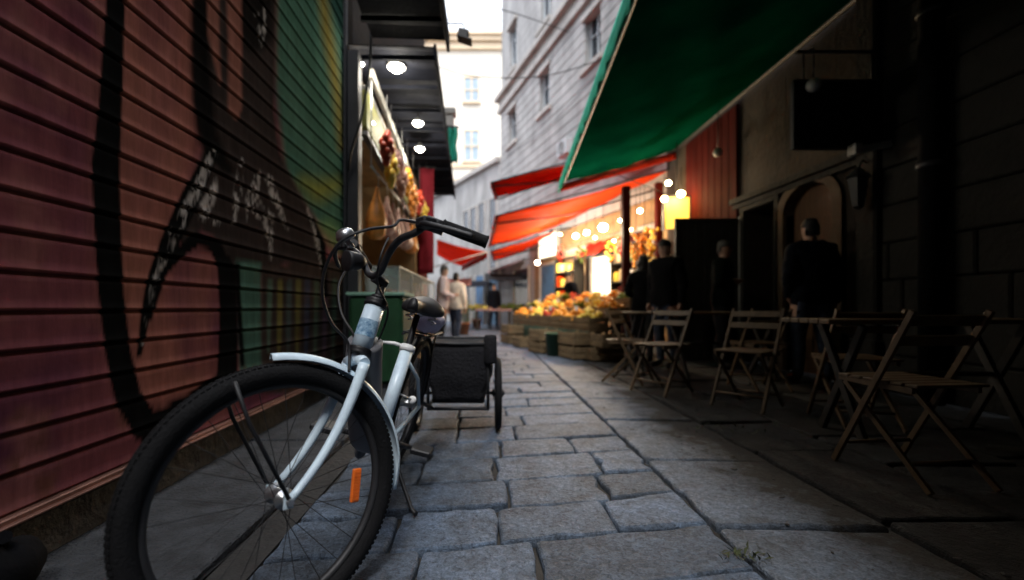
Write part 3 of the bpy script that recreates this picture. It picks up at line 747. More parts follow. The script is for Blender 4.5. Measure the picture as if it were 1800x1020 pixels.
for sg in (-1,1):
    s.tube([wd((0,.064*sg,R_W+.02)), wd((-.02,.062*sg,.70))], .005, 8); s.tube([wd((.22,.05*sg,.70)), wd((-.02,.062*sg,.705)), wd((-.20,.062*sg,.705))], .006, 8)
for xx in (.18,.05,-.08,-.19): s.tube([wd((xx,-.06,.706)), wd((xx,.06,.706))], .005, 8)
s.build('luggage_rack', 'black', bike)
# crumpled pale bag on the rack
bg = MB(); c = wd((.02,.02,.765)); bg.ball(c, .075, 0, 26, 18, (1,1.15,.72))
for q in range(len(bg.v)):
    v = Vector(bg.v[q]); w = v-c; a = math.atan2(w.y, w.x); w *= 1+.09*math.sin(5*a+40*w.z)+.06*math.sin(9*a-25*w.z)+.03*math.sin(17*a)
    bg.v[q] = tuple(c+w)
tag(bg.build('plastic_bag', 'plastic_bag'), 'small crumpled pale bag lying on the bicycle rack behind the saddle', 'bag')

# ------------------------------------------------------------------ the trailer behind it
TX0, TX1, TY0, TY1 = -.385, .030, 2.74, 3.30; TZ0, TZ1 = .215, .585
tr = thing('bicycle_trailer', 'two-wheeled bicycle trailer with a black fabric box, hitched behind the white bicycle', 'trailer', ((TX0+TX1)/2, 3.0, 0))
def boxwall(u, v, side):
    z = TZ0+(TZ1-TZ0)*v; k = .05*(1-v)*(1 if v < .3 else .4); bul = .018*math.sin(PI*u)*math.sin(PI*v)+.004*math.sin(9*u+7*v)
    x0, x1, y0, y1 = TX0+k, TX1-k, TY0+k*.6, TY1-k
    if side == 0: return (x0+(x1-x0)*u, y0-bul, z)
    if side == 1: return (x1+bul, y0+(y1-y0)*u, z)
    if side == 2: return (x1-(x1-x0)*u, y1+bul, z)
    return (x0-bul, y1-(y1-y0)*u, z)
s = MB()
for sd_ in range(4): s.sheet(lambda u, v: boxwall(u, v, sd_), 10, 8, .008)
s.box(TX0+.05, TX1-.05, TY0+.03, TY1-.05, TZ0-.004, TZ0+.01)
body = s.build('fabric_box', 'black_cloth', tr)
s = MB(); s.sheet(lambda u, v: (TX0+(TX1-TX0)*u, TY0-.006+(TY1-TY0)*v, TZ1-.006-.03*math.sin(PI*u)*math.sin(PI*v)), 8, 8, .01); s.build('cover', 'black_cloth', body)
s = MB(); s.tube([(TX0,TY0-.01,TZ1+.004),(TX1,TY0-.01,TZ1+.004),(TX1,TY1,TZ1+.004),(TX0,TY1,TZ1+.004)], .011, 10, closed=True)
s.tube([(TX0+.02,TY0,.185),(TX1-.02,TY0,.185),(TX1-.02,TY1-.04,.185),(TX0+.02,TY1-.04,.185)], .012, 10, closed=True)
for xx in (TX0+.02, TX1-.02): s.tube([(xx,TY0,.185),(xx*1.0,TY0,TZ1)], .010, 8); s.tube([(xx,TY1-.04,.185),(xx,TY1-.02,TZ1)], .010, 8)
s.tube([(TX0-.08,2.96,.24),(TX1+.085,2.96,.24)], .011, 10)
s.build('frame', 'dark_steel', tr)
s = MB(); s.tube([(TX0+.05,TY0,.185),(TX0-.0,2.58,.26),(-.47,2.35,.33),wd((.0,-.075,R_W))], .013, 10); s.build('tow_bar', 'dark_steel', tr)
s = MB(); s.lathe((gx(862,2.72), 2.74, .47), (0,0,1), [(0,0),(.036,0),(.041,.01),(.041,.16),(.034,.175),(0,.178)], 20); s.build('rolled_flap', 'black_cloth', tr)
for wx in (.078, -.470):
    s = MB(); c = Vector((wx, 2.96, .24)); a = Vector((1,0,0)); s.lathe(c, a, [(.008,-.045),(.03,-.03),(.018,-.02),(.018,.02),(.03,.03),(.008,.045)], 16)
    w_ = s.build('wheel', 'dark_steel', tr)
    s = MB(); s.lathe(c, a, [(.218+.021*math.cos(2*PI*q/12), .021*math.sin(2*PI*q/12)) for q in range(13)], 48); s.build('tyre', 'rubber', w_)
    s = MB(); s.lathe(c, a, [(.20,-.013),(.19,-.009),(.19,.009),(.20,.013)], 48); s.build('rim', 'grey_metal', w_)
    for k in range(16):
        t = 2*PI*k/16; s = MB(); s.tube([c+Vector((.025*(1 if k%2 else -1),.02*math.cos(t+.6),.02*math.sin(t+.6))), c+Vector((0,.193*math.cos(t),.193*math.sin(t)))], .0016, 5, caps=False); s.build('spoke', 'grey_metal', w_)

# ------------------------------------------------------------------ left row beyond the shutter: open food stall under a dark canopy
b2 = thing('stall_building', 'dark building on the left behind the shutter with an open lit shop front', 'building', (-2.2, 7.5, 0))
s = MB(); YB0, YB1 = YE+.17, 10.4
s.box(-3.4, XW, YB0, YB1, 3.55, 13); s.box(-3.4, XW, YB1-1.2, YB1, 0, 3.55); s.build('wall', 'plaster_dark', b2)
s = MB(); s.box(-3.4, -3.2, YB0, YB1-1.2, 0, 3.5); s.box(-3.2, XW-.02, YB0, YB0+.08, 0, 3.5); s.box(-3.2, XW-.02, YB1-1.30, YB1-1.205, 0, 3.5); s.box(-3.2, XW-.02, YB0+.085, YB1-1.31, 3.30, 3.5); s.build('shop_interior', 'interior_tan', b2)
s = MB(); s.box(-1.52, -1.40, YB1-1.19, YB1+.03, 0, 3.3); s.build('painted_pier', 'red_paint', b2)
# far left houses along the bend
b3 = thing('side_house', 'low pale house around the bend on the left, behind the red awning', 'building', (-4, 15, 0))
s = MB(); dv = Vector((-.3156, 1, 0)).normalized(); nv_ = Vector((-dv.y, dv.x, 0)); o = Vector((-1.72, 10.6, 0))
s.obox(o+dv*6+nv_*2+Vector((0,0,2.6)), dv, nv_, Vector((0,0,1)), 6, 2, 2.6); s.build('wall', 'stone_pale', b3)
s = MB(); s.obox(o+dv*6+nv_*1.95+Vector((0,0,5.28)), dv, nv_, Vector((0,0,1)), 6.1, 2.15, .08); s.build('roof', 'terracotta', b3)
# canopies (dark metal sheets with ribs)
def canopy(name, label, x0, x1a, x1b, y0, y1, z, rib):
    t = thing(name, label, 'canopy', ((x0+x1a)/2, (y0+y1)/2, z))
    s = MB(); n = int((y1-y0)/.09)
    vs = []; fs = []
    for sg in (0,1):
        for i in range(n+1):
            u = i/n; yy = y0+(y1-y0)*u; x1 = x1a+(x1b-x1a)*u; zz = z+.012*math.sin(2*PI*i/4)+.01*sg
            vs += [(x0,yy,zz+.03),(x1,yy,zz)]
    K = 2*(n+1)
    for i in range(n): a = 2*i; fs += [[a,a+1,a+3,a+2],[a+K,a+2+K,a+3+K,a+1+K],[a+1,a+1+K,a+3+K,a+3],[a,a+2,a+2+K,a+K]]
    s.add(vs, fs); s.build('roof_sheet', 'canopy', t)
    y = y0+.1; s = MB()
    while y < y1:
        u = (y-y0)/(y1-y0); x1 = x1a+(x1b-x1a)*u
        s = MB(); s.bar((x0,y,z-.045),(x1-.01,y,z-.055),.035,.05); y += rib; s.build('rib', 'canopy', t)
    s = MB(); s.bar((x1a-.012,y0,z-.045),(x1b-.012,y1,z-.045),.03,.17); s.build('edge_board', 'canopy', t)
    return t
canopy('metal_canopy', 'long dark ribbed canopy over the lit stall front on the left', -1.44, -.52, -.74, YE+.06, 10.4, 3.5, .62)
canopy('metal_canopy', 'short dark canopy reaching furthest over the street above the shutter end', -1.16, -.374, -.374, 3.05, YE-.03, 3.53, .45)
# round lamps under the canopy
def lamp(px, py, Y, r, m, energy, col, label, ztop, cat='lamp', group='lamps under the left canopy', shade=True, face=None):
    c = at(px, py, Y); t = thing('pendant_lamp', label, cat, c, group)
    s = MB(); s.tube([c+Vector((0,0,r*.9)), Vector((c.x, c.y, max(ztop, c.z+.06)))], .006, 8); s.build('cord', 'black', t)
    if shade:
        s = MB(); s.lathe(c+Vector((0,0,-r*.15)), (0,0,1), [(r*1.28,0),(r*1.22,r*.5),(r*.6,r*1.05),(r*.3,r*1.5),(.0,r*1.55),(0,r*1.45),(r*.55,r*.98),(r*1.17,r*.47),(r*1.28,0)], 24); s.build('lamp_shade', 'shade', t)
    s = MB(); s.ball(c, r, 0, 18, 12, (1,1,.86)); s.build('bulb', m, t)
    if energy: point_light(t, c+Vector((0,0,-r*1.3-.03)), energy, col, .05)
    return t
WH, WM = (1,.93,.80), (1,.66,.32)
lamp(697,117,4.85,.075,'bulb',9,WH,'biggest white lamp under the dark canopy, nearest to the shutter',3.47)
lamp(735,216,5.95,.058,'bulb',9,WH,'white lamp under the canopy, between the biggest one and the farthest one',3.47)
lamp(738,261,6.85,.058,'bulb',9,WH,'farthest white lamp under the dark canopy',3.47)
lamp(652,216,5.0,.035,'bulb',.7,(1,.9,.6),'small round lamp in front of the yellow signboard',3.30, group='small lamps along the yellow signboard')
lamp(690,265,6.0,.03,'bulb',.7,(1,.9,.6),'tiny lamp halfway along the yellow signboard',3.15, group='small lamps along the yellow signboard')
lamp(633,112,4.84,.035,'bulb',1.5,WH,'small white lamp up against the dark shutter post',3.46, group='small lamps along the yellow signboard')
# yellow fascia
t = thing('signboard', 'long blank yellow signboard above the open stall front on the left', 'sign', (-1.35, 6, 3))
A0, A1 = at(640,150,4.72), at(727,345,8.3); s = MB(); dn = Vector((0,0,-1))
s.obox((A0+A1)/2+dn*.245, (A1-A0).normalized(), (A1-A0).normalized().cross(dn), dn, (A1-A0).length/2, .03, .20); pl = s.build('panel', 'yellow_paint', t)
s = MB()
for k in (0, -.49): s.bar(A0+dn*(.02-k)+Vector((.0,0,0)), A1+dn*(.02-k), .075, .05)
s.build('trim', 'grey_metal', t)
t = thing('awning_bracket', 'pale folded edge strip above the yellow signboard', 'bracket', A0+Vector((.1,.1,.2)))
s = MB(); s.bar(at(652,128,4.9), at(735,345,8.5), .05, .10); s.build('strip', 'pale_metal', t)
# counter in front
X0, X1, Y0, Y1 = gx(612,4.30), gx(708,4.30), 4.30, 4.86
t = thing('stall_counter', 'dark green stall counter with a pale green rim, just past the shutter', 'counter', ((X0+X1)/2, 4.6, 0))
s = MB(); s.box(X0, X1, Y0, Y1, .06, .93); 
for q in range(6): xx = X0+.05+(X1-X0-.1)*q/5; s.box(xx-.008, xx+.008, Y0-.006, Y0+.003, .1, .88)
s.build('cabinet', 'green_paint', t)
s = MB(); s.box(X0-.02, X1+.02, Y0-.02, Y1+.02, .93, .965, bev=.008); s.build('counter_top', 'green_rim', t)
s = MB(); s.box(X0+.03, X1-.03, Y0+.03, Y1-.03, 0.0125, .06); s.build('base', 'black', t)
# glass display case standing on a long counter further in
X0, X1, Y0, Y1 = -1.38, -.98, 4.95, 8.4
t = thing('display_counter', 'long food counter with glass front under the yellow signboard', 'counter', ((X0+X1)/2, 6.6, 0))
s = MB(); s.box(X0, X1, Y0, Y1, .02, .86); s.build('cabinet', 'interior_tan', t)
s = MB(); s.box(X0-.02, X1+.02, Y0-.02, Y1+.02, .86, .90); s.build('counter_top', 'green_rim', t)
s = MB(); s.box(X1-.02, X1-.012, Y0, Y1, .90, 1.26, bev=.002); s.box(X0, X1-.02, Y0, Y0+.008, .90, 1.26, bev=.002); s.build('glass_pane', 'glass', t)
s = MB()
for yy in np.linspace(Y0+.02, Y1-.02, 5): s.box(X1-.024, X1-.004, yy-.012, yy+.012, .901, 1.28)
s.box(X0, X1, Y0, Y1, 1.265, 1.285); s.build('case_frame', 'pale_metal', t)
for k, (yy, m_, lab) in enumerate(((5.35,'meat_orange','tray heaped with orange-brown food nearest in the glass case'),(6.1,'yellow_fruit','tray of yellow food in the glass case'),(6.9,'meat','tray of pinkish meat in the glass case'),(7.7,'interior','tray of pale bread at the far end of the glass case'))):
    t = thing('food_tray', lab, 'tray', (-1.18, yy, .905), 'food trays in the display counter')
    s = MB(); s.box(-1.33,-1.04,yy-.27,yy+.27,.905,.915); 
    for (a,b,c,d) in ((-1.33,-1.32,yy-.27,yy+.27),(-1.05,-1.04,yy-.27,yy+.27),(-1.32,-1.05,yy-.27,yy-.26),(-1.32,-1.05,yy+.26,yy+.27)): s.box(a,b,c,d,.915,.955)
    s.build('tray', 'steel', t)
    s = MB()
    for i in range(46): s.ball((random.uniform(-1.29,-1.08), yy+random.uniform(-.23,.23), .935+random.uniform(0,.09)), random.uniform(.025,.042), 0, 8, 6, (1,1.3,.8))
    o = s.build('food', m_, t); o['kind'] = 'stuff'
# hams hanging from a rail
t = thing('meat_rail', 'steel rail with hooks above the glass food counter', 'rail', (-1.25, 6.2, 2.35)); s = MB(); s.tube([(-1.25,4.75,2.35),(-1.25,8.4,2.35)], .013, 8)
for yy in (4.75, 6.6, 8.4): s.tube([(-1.25,yy,2.35),(-1.25,yy,3.28)], .008, 6)
s.build('rail', 'steel', t)
for k, (yy, L_, m_) in enumerate(((5.05,.62,'meat_orange'),(5.5,.50,'meat'),(5.85,.52,'meat'),(6.2,.55,'meat'),(6.6,.5,'meat'),(7.0,.5,'meat'),(7.4,.5,'meat_orange'))):
    t = thing('hanging_ham', ('orange cured ham hanging nearest the shutter post' if k == 0 else 'orange-brown ham hanging at the far end of the rail' if k == 6 else 'pinkish pale joint of meat hanging in the middle of the rail'), 'meat', (-1.25, yy, 2.3), None if k in (0,6) else 'pale joints hanging from the rail')
    s = MB(); pr = [(0,0),(.02,-.02),(.03,-.08),(.05,-.16),(.10,-.28),(.125,-.40),(.11,-L_+.06),(.06,-L_+.01),(0,-L_)]
    s.lathe((-1.25+random.uniform(-.02,.02),yy,2.22), (.05,random.uniform(-.15,.15),1), pr, 16)
    s.build('joint', m_, t); s = MB(); s.tube([(-1.25,yy,2.34),(-1.24,yy,2.28),(-1.25,yy,2.2)], .006, 6); s.build('hook', 'steel', t)
for k, (yy, zt, L_, m_, lab) in enumerate(((4.92,2.75,.30,'red_fruit','short red bundle hanging nearest the shutter post, over the counter'),(5.15,2.62,.36,'yellow_fruit','yellow bundle hanging beside the short red one'),(5.45,2.72,.26,'pink_cloth','pale pink bag hanging under the yellow signboard'),(5.8,2.66,.34,'meat','pinkish bundle hanging just past the pale pink bag'),(6.2,2.74,.30,'orange_fruit','orange bundle hanging in the middle of the stall front'),(6.7,2.64,.40,'meat_orange','long brown-orange bundle hanging past the middle of the stall front'),(7.3,2.72,.32,'red_fruit','red bundle hanging near the far end of the stall front'),(7.9,2.68,.34,'yellow_fruit','farthest yellow bundle hanging by the red banner'))):
    x = -1.12; t = thing('hanging_bundle', lab, 'food', (x, yy, zt)); s = MB(); s.tube([(x,yy,3.2),(x,yy,zt)], .005, 6); s.build('string', 'black', t); s = MB()
    for q in range(16): u_ = q/15; r_ = .055*math.sin(PI*min(.97,u_+.06)); a_ = q*2.4; s.ball((x+r_*math.cos(a_), yy+r_*math.sin(a_), zt-L_*u_), .045, 0, 8, 6, (1,1,1.25))
    o = s.build('food', m_, t); o['kind'] = 'stuff'
# red banner, green folded awning, flood light, capital
c = at(748,430,7.9); t = thing('banner', 'tall narrow red banner hanging beside the stall', 'banner', c)
s = MB(); s.sheet(lambda u, v: (gx(737,7.9)+.26*u, 7.9+.03*math.sin(6*u+3*v), 1.42+1.9*v), 6, 14, .012); s.build('cloth', 'banner_cloth', t)
s = MB(); s.tube([(gx(735,7.9),7.9,3.34),(gx(737,7.9)+.29,7.9,3.34)], .014, 8); s.tube([(gx(737,7.9)+.13,7.9,3.34),(gx(737,7.9)+.13,7.9,3.46)], .006, 6); s.build('pole', 'black', t)
t = thing('folded_awning', 'folded green awning at the far end of the dark canopy', 'awning', at(795,255,9.9))
s = MB(); s.sheet(lambda u, v: (gx(783,9.9)+.26*u+.02*math.sin(9*v), 9.9+.06*math.sin(14*u), gz(286,9.9)+v*(gz(226,9.9)-gz(286,9.9))), 14, 8, .012); s.build('cloth', 'green_valance', t)
s = MB(); s.bar(at(780,224,9.9), at(806,224,9.9), .06, .05); s.bar((-1.45,9.95,gz(224,9.9)), at(790,224,9.95), .04, .04); s.build('arm', 'dark_steel', t)
t = thing('roof_bracket', 'small pale stone bracket above the folded green awning', 'bracket', at(788,205,10.1))
s = MB(); a = at(778,190,10.1); s.box(a.x, a.x+.30, 10.05, 10.35, a.z-.14, a.z); s.box(a.x+.05, a.x+.25, 10.08, 10.33, a.z-.42, a.z-.14); s.build('block', 'stone_trim', t)
s = MB(); s.box(-1.5, a.x+.05, 10.12, 10.3, a.z-.3, a.z-.16); s.build('beam', 'dark_steel', t)
t = thing('flood_light', 'black flood light on a bent arm sticking out above the street', 'lamp', at(815,60,4.6))
s = MB(); s.tube(smooth([at(740,38,4.5), at(790,41,4.55), at(812,42,4.6), at(816,48,4.6), at(815,54,4.6)], 4), .008, 8); s.build('arm', 'dark_steel', t)
c = at(814,62,4.6); s = MB(); s.obox(c, Vector((1,0,-.25)).normalized(), Vector((0,1,0)), Vector((.25,0,1)).normalized(), .055, .05, .045); s.obox(c+Vector((.02,0,-.055)), Vector((1,0,-.35)).normalized(), Vector((0,1,0)), Vector((.35,0,1)).normalized(), .075, .065, .008); s.build('housing', 'black', t)
# red awning beyond, on the left
t = thing('red_awning', 'small red awning far down the left side of the street', 'awning', at(800,445,15))
a, b, c, d = at(768,421,14.3), at(856,443,14.3), at(812,468,19), at(768,448,19.0)
s = MB(); s.sheet(lambda u, v: quad(a,b,c,d,u,v)+Vector((0,0,-.05*math.sin(PI*u))), 8, 8, .015); s.build('cloth', 'orange_cloth', t)
s = MB(); s.sheet(lambda u, v: b.lerp(c, u)+Vector((0,0,-.22*v+.03*math.sin(u*40)*v)), 30, 2, .012); s.build('valance', 'red_cloth', t)
s = MB(); s.tube([b,c], .03, 8); s.tube([b, a+Vector((-.1,0,-.9))], .02, 8); s.build('arm', 'pale_metal', t)

# ------------------------------------------------------------------ right: dark stone wall with arched door
XR = 3.9
b4 = thing('stone_building', 'dark shaded building along the right with an arched door', 'building', (XR+.5, 4, 0))
DY0, DY1, DZ = XR*F/(1470-855), XR*F/(1382-855), 2.02
OY0, OY1 = XR*F/(1366-855), XR*F/(1312-855)
s = MB()
def wallseg(y0, y1, z0, z1): s.box(XR, XR+.6, y0, y1, z0, z1, bev=.002)
wallseg(4.30, DY0, 0, 12); wallseg(DY1, OY0, 0, 12); wallseg(OY1, 9.55, 0, 12); wallseg(DY0, DY1, DZ+.32, 12); wallseg(OY0, OY1, 2.25, 12)
s.box(XR, XR+.6, -7, 4.30, 5.2, 12, bev=.002); s.box(XR, XR+.6, -7, 9.55, 12.0, 12.4)  # unseen upper wall made taller to cut the sky light
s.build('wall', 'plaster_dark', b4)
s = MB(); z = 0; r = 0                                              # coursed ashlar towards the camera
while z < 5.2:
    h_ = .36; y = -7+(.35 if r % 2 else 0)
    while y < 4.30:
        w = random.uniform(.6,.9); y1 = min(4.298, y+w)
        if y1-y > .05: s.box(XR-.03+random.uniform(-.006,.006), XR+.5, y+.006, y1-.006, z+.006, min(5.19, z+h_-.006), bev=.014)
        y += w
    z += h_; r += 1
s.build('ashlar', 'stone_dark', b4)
s = MB(); s.box(XR+.07, XR+.5, -6.9, 4.25, .02, 5.18); s.build('mortar', 'dirt', b4)
s = MB(); s.bar((XR-.045, OY1+.25, 2.44), (XR-.045, 4.32, 2.40), .16, .08); s.bar((XR-.02, OY1+.25, 2.36), (XR-.02, 4.32, 2.32), .10, .06); s.build('ledge', 'stone_dark', b4)
M['door_wood'] = mat('door_wood', (.09,.043,.018), .6, var=.35, scale=6, stretch=(1,3,.4), bump=.2)
s = MB(); n = 14; pts = []                                          # arched door leaf
hw = (DY1-DY0)/2; cy = (DY0+DY1)/2
arc = lambda R0, zc: [(cy-R0*math.cos(PI*k/n), zc+.32*R0/hw*math.sin(PI*k/n)) for k in range(n+1)]
def slabarch(x0, x1, out, m_i=0):
    vs = [(x0,a,b) for a,b in out]+[(x1,a,b) for a,b in out]; N_ = len(out)
    s.add(vs, [list(range(N_)), list(range(N_, 2*N_))[::-1]]+[[k,(k+1)%N_,(k+1)%N_+N_,k+N_] for k in range(N_)], m_i)
slabarch(XR+.10, XR+.16, [(cy-hw+.01,0)]+arc(hw-.01, DZ-.02)+[(cy+hw-.01,0)])
for a in (-1,1): s.box(XR+.08, XR+.10, cy+a*hw*.5-hw*.36, cy+a*hw*.5+hw*.36, .2, .95, bev=.01); s.box(XR+.08, XR+.10, cy+a*hw*.5-hw*.36, cy+a*hw*.5+hw*.36, 1.1, 1.9, bev=.01)
door = s.build('door', 'door_wood', b4); s = MB(); s.ball((XR+.06, cy+.06, 1.02), .028); s.build('handle', 'steel', door)
s = MB(); o_ = arc(hw+.13, DZ-.02); i_ = arc(hw, DZ-.02)
vs = []; fs = []
ringpts = [((cy-hw-.13,0),(cy-hw,0))]+list(zip(o_, i_))+[((cy+hw+.13,0),(cy+hw,0))]
for (oy, oz), (iy, iz) in ringpts: vs += [(XR-.05,oy,oz),(XR-.05,iy,iz),(XR+.10,iy,iz),(XR+.005,oy,oz)]
for k in range(len(ringpts)-1):
    for e in range(3): fs.append([4*k+e, 4*k+e+1, 4*k+4+e+1, 4*k+4+e])
s.add(vs, fs); M['door_stone'] = mat('door_stone', (.085,.055,.034), .85, var=.3, scale=3, bump=.4); s.build('door_surround', 'door_stone', b4)
s = MB(); slabarch(XR+.18, XR+.5, [(cy-hw-.2,0),(cy-hw-.2,3),(cy+hw+.2,3),(cy+hw+.2,0)]); s.box(XR+.4, XR+.5, OY0-.2, OY1+.2, 0, 2.4); s.build('dark_interior', 'wood_dark', b4)
s = MB(); s.box(XR-.05, XR+.02, OY0-.09, OY0-.002, 0, 2.33); s.box(XR-.05, XR+.02, OY1+.002, OY1+.09, 0, 2.33); s.box(XR-.052, XR+.02, OY0-.1, OY1+.1, 2.255, 2.32); s.build('doorway_frame', 'stone_dark', b4)
s = MB()
for yy in np.arange(6.75, 8.45, .215): s.box(XR-.05, XR-.012, yy, yy+.205, 2.2, 3.95, bev=.006)
s.box(XR-.012, XR-.001, 6.75, 8.46, 2.2, 3.95); s.build('red_boarding', 'red_paint', b4)
pil = MB(); pil.box(XR-.10, XR-.002, 4.29, 4.62-.1, 0, 5.4, bev=.02); pil.box(XR-.14, XR-.002, 4.26, 4.66-.1, 0, .5, bev=.02); pil.build('pilaster', 'stone_dark', b4)
t = thing('downpipe', 'thick dark downpipe running down the stone wall on the right', 'pipe', (XR-.12, 3.72, 0))
s = MB(); s.tube([(XR-.12,3.72,.0),(XR-.12,3.72,2.5),(XR-.12,3.72,5)], .085, 16); s.build('pipe', 'jacket_black', t)
for z in (.7,2.0,3.3): s = MB(); s.lathe((XR-.12,3.72,z), (0,0,1), [(.09,0),(.1,.005),(.1,.045),(.09,.05)], 16); s.build('clamp', 'dark_steel', t)
t = thing('wall_lantern', 'dark lantern fixed to the wall beside the arched door', 'lamp', (XR-.13, 4.42, 2.0))
c = Vector((XR-.2, 4.36, 1.98)); s = MB(); s.lathe(c, (0,0,1), [(.05,-.16),(.09,.12),(.11,.13),(.05,.20),(.0,.24)], 6, smooth=False); s.lathe(c, (0,0,1), [(0,-.19),(.03,-.18),(.05,-.16)], 6); s.build('body', 'black', t)
s = MB(); s.tube([c+Vector((0,0,.22)), c+Vector((.04,0,.30)), c+Vector((.12,.03,.28)), c+Vector((.2,.05,.15))], .01, 8); s.build('arm', 'black', t)
# projecting sign board
t = thing('hanging_sign', 'large blank dark board hung square to the right wall on a bracket', 'sign', (3.4, 4.29, 2.7))
x0, x1 = gx(1391,4.29), gx(1554,4.29); a, b = gz(142,4.29), gz(264,4.29)
s = MB(); s.box(x0, x1, 4.27, 4.31, b, a, bev=.006); s.build('board', 'black', t)
s = MB()
for q in ((x0,x0+.025,b,a),(x1-.025,x1,b,a),(x0+.026,x1-.026,b,b+.025),(x0+.026,x1-.026,a-.025,a)): s.box(q[0],q[1],4.258,4.272,q[2],q[3],bev=.004)
s.build('frame', 'dark_steel', t)
s = MB(); s.bar((gx(1400,4.29),4.29,gz(92,4.29)), (XR,4.29,gz(92,4.29)), .03, .03); s.build('bracket', 'dark_steel', t)
for xx in (x0+.12, x1-.12): s = MB(); s.tube([(xx,4.29,a),(xx,4.29,gz(92,4.29))], .008, 6); s.build('hanger', 'dark_steel', t)
s = MB()
s.bar((gx(1560,4.29),4.29,gz(240,4.29)), (XR,4.29,gz(240,4.29)), .04, .03); s.build('bracket', 'dark_steel', t)
t = thing('globe_lamp', 'small unlit pale globe lamp over the dark hanging board', 'lamp', at(1430,150,4.2)); c = at(1430,150,4.2)
s = MB(); s.ball(c, .065, 0, 16, 10); s.build('globe', 'pale_metal', t); s = MB(); s.tube([c+Vector((0,0,.06)), Vector((c.x,4.2,gz(92,4.29))), Vector((c.x,4.29,gz(92,4.29)))], .007, 6); s.build('arm', 'black', t)
t = thing('globe_lamp', 'small unlit globe lamp hanging under the far edge of the green awning', 'lamp', at(1262,268,6.9)); c = at(1262,268,6.9)
s = MB(); s.ball(c, .07, 0, 16, 10); s.build('globe', 'pale_metal', t); s = MB(); s.tube([c+Vector((0,0,.06)), Vector((c.x,6.9,4.0))], .007, 6); s.build('arm', 'black', t)
t = thing('wall_bracket', 'pale arm end fixed to the wall under the hanging board', 'bracket', at(1520,262,4.5)); c = at(1520,262,4.2)
s = MB(); s.bar((c.x-.1,4.2,c.z-.02), (XR-.03,4.2,c.z+.05), .05, .06); s.build('arm', 'pale_metal', t); s = MB(); s.box(c.x-.13, c.x-.06, 4.15, 4.25, c.z-.06, c.z+.04); s.build('cap', 'pale_metal', t)

# ------------------------------------------------------------------ pale stone palace on the bend, and what closes the street
CN = Vector((.643, 19.8, 0)); U = Vector((.3156, -1, 0)).normalized(); NR = Vector((-1, -.3156, 0)).normalized()
def fbox(s, t0, t1, z0, z1, d0, d1, mi=0, O=CN, U_=U, N_=NR):
    s.obox(O+U_*((t0+t1)/2)+N_*((d0+d1)/2)+Vector((0,0,(z0+z1)/2)), U_, N_, Vector((0,0,1)), (t1-t0)/2, abs(d1-d0)/2, (z1-z0)/2, mi, .012)
b5 = thing('palace', 'tall pale stone palace with grooved masonry and dark windows behind the green awning', 'building', CN)
LT = 11.0
wy = lambda px: None
def tpos(px):                                                       # position along the facade
    r = (px-855)/F; d = U.x-r*U.y; return (r*CN.y-CN.x)/d
wins = []
for px in (900, 958, 1041): wins.append(tpos(px))
step = (wins[2]-wins[0])/2
wins = [wins[0]+k*step for k in range(-0, 4)]
def zat(py, t): return HC+(540-py)*(CN.y+U.y*t)/F
WZ0, WZ1 = zat(195, wins[1]), zat(125, wins[1]); WW = .42
CZ0, CZ1 = HC+(540-201)*CN.y/F, HC+(540-172)*CN.y/F
UZ0, UZ1 = zat(125, wins[0]), zat(45, wins[0])
s = MB(); band = .33; z = 0; groove = .026
plate = False
def bands(z0, z1, openings, depth, grooved=True):
    z = z0
    while z < z1-.02:
        zz = min(z1, z+band)
        cuts = [(a-WW, a+WW) for a, o0, o1 in openings if not (zz <= o0+.01 or z >= o1-.01)]
        t = 0; segs = []
        for a, b in cuts: segs.append((t, a)); t = b
        segs.append((t, LT))
        for a, b in segs:
            if b-a > .02: fbox(s, a, b, z, zz-(groove if grooved else 0), -.028 if plate else -.35, depth)
        z = zz
L1 = [(w, WZ0, WZ1) for w in wins]; L2 = [(w, UZ0, UZ1) for w in wins]
bands(0, CZ0, L1, -.03, False); bands(CZ1, 17.5, L2, -.05, False); plate = True; bands(.02, CZ0-.004, L1, 0)
s.build('wall', 'stone_pale', b5)
s = MB(); fbox(s, -.0, LT, 0, 17.4, -.5, -.30); s.build('wall_core', 'stone_trim', b5)
s = MB(); fbox(s, -.12, LT, CZ0, CZ0+.22, -.3, .14); fbox(s, -.16, LT, CZ0+.22, CZ1-.2, -.3, .05); fbox(s, -.2, LT, CZ1-.2, CZ1, -.3, .26); fbox(s, -.16, LT, CZ1+.003, CZ1+.12, -.3, .12); s.build('cornice', 'stone_trim', b5)
s = MB(); fbox(s, -.25, LT, 17.5, 17.9, -.6, .5); fbox(s, -.2, LT, 17.2, 17.5, -.3, .25); s.build('roof_cornice', 'stone_trim', b5)
for opn in (L1, L2):
    for (w, o0, o1) in opn:
        s = MB(); fbox(s, w-WW+.0, w+WW, o0, o1, -.30, -.24); wn = s.build('window', 'window_dark', b5)
        s = MB(); fbox(s, w-WW, w-WW+.07, o0, o1, -.24, -.17); fbox(s, w+WW-.07, w+WW, o0, o1, -.24, -.17); fbox(s, w-.03, w+.03, o0, o1, -.24, -.18); fbox(s, w-WW+.07, w-.03, o1-.5, o1-.45, -.24, -.19); fbox(s, w+.03, w+WW-.07, o1-.5, o1-.45, -.24, -.19); s.build('frame', 'window_frame', wn)
        s = MB(); fbox(s, w-WW-.15, w+WW+.15, o0-.16, o0-.005, -.2, .12); s.build('sill', 'stone_trim', wn); s = MB(); fbox(s, w-WW-.10, w+WW+.10, o1+.005, o1+.16, -.2, .08); s.build('lintel', 'stone_trim', wn)
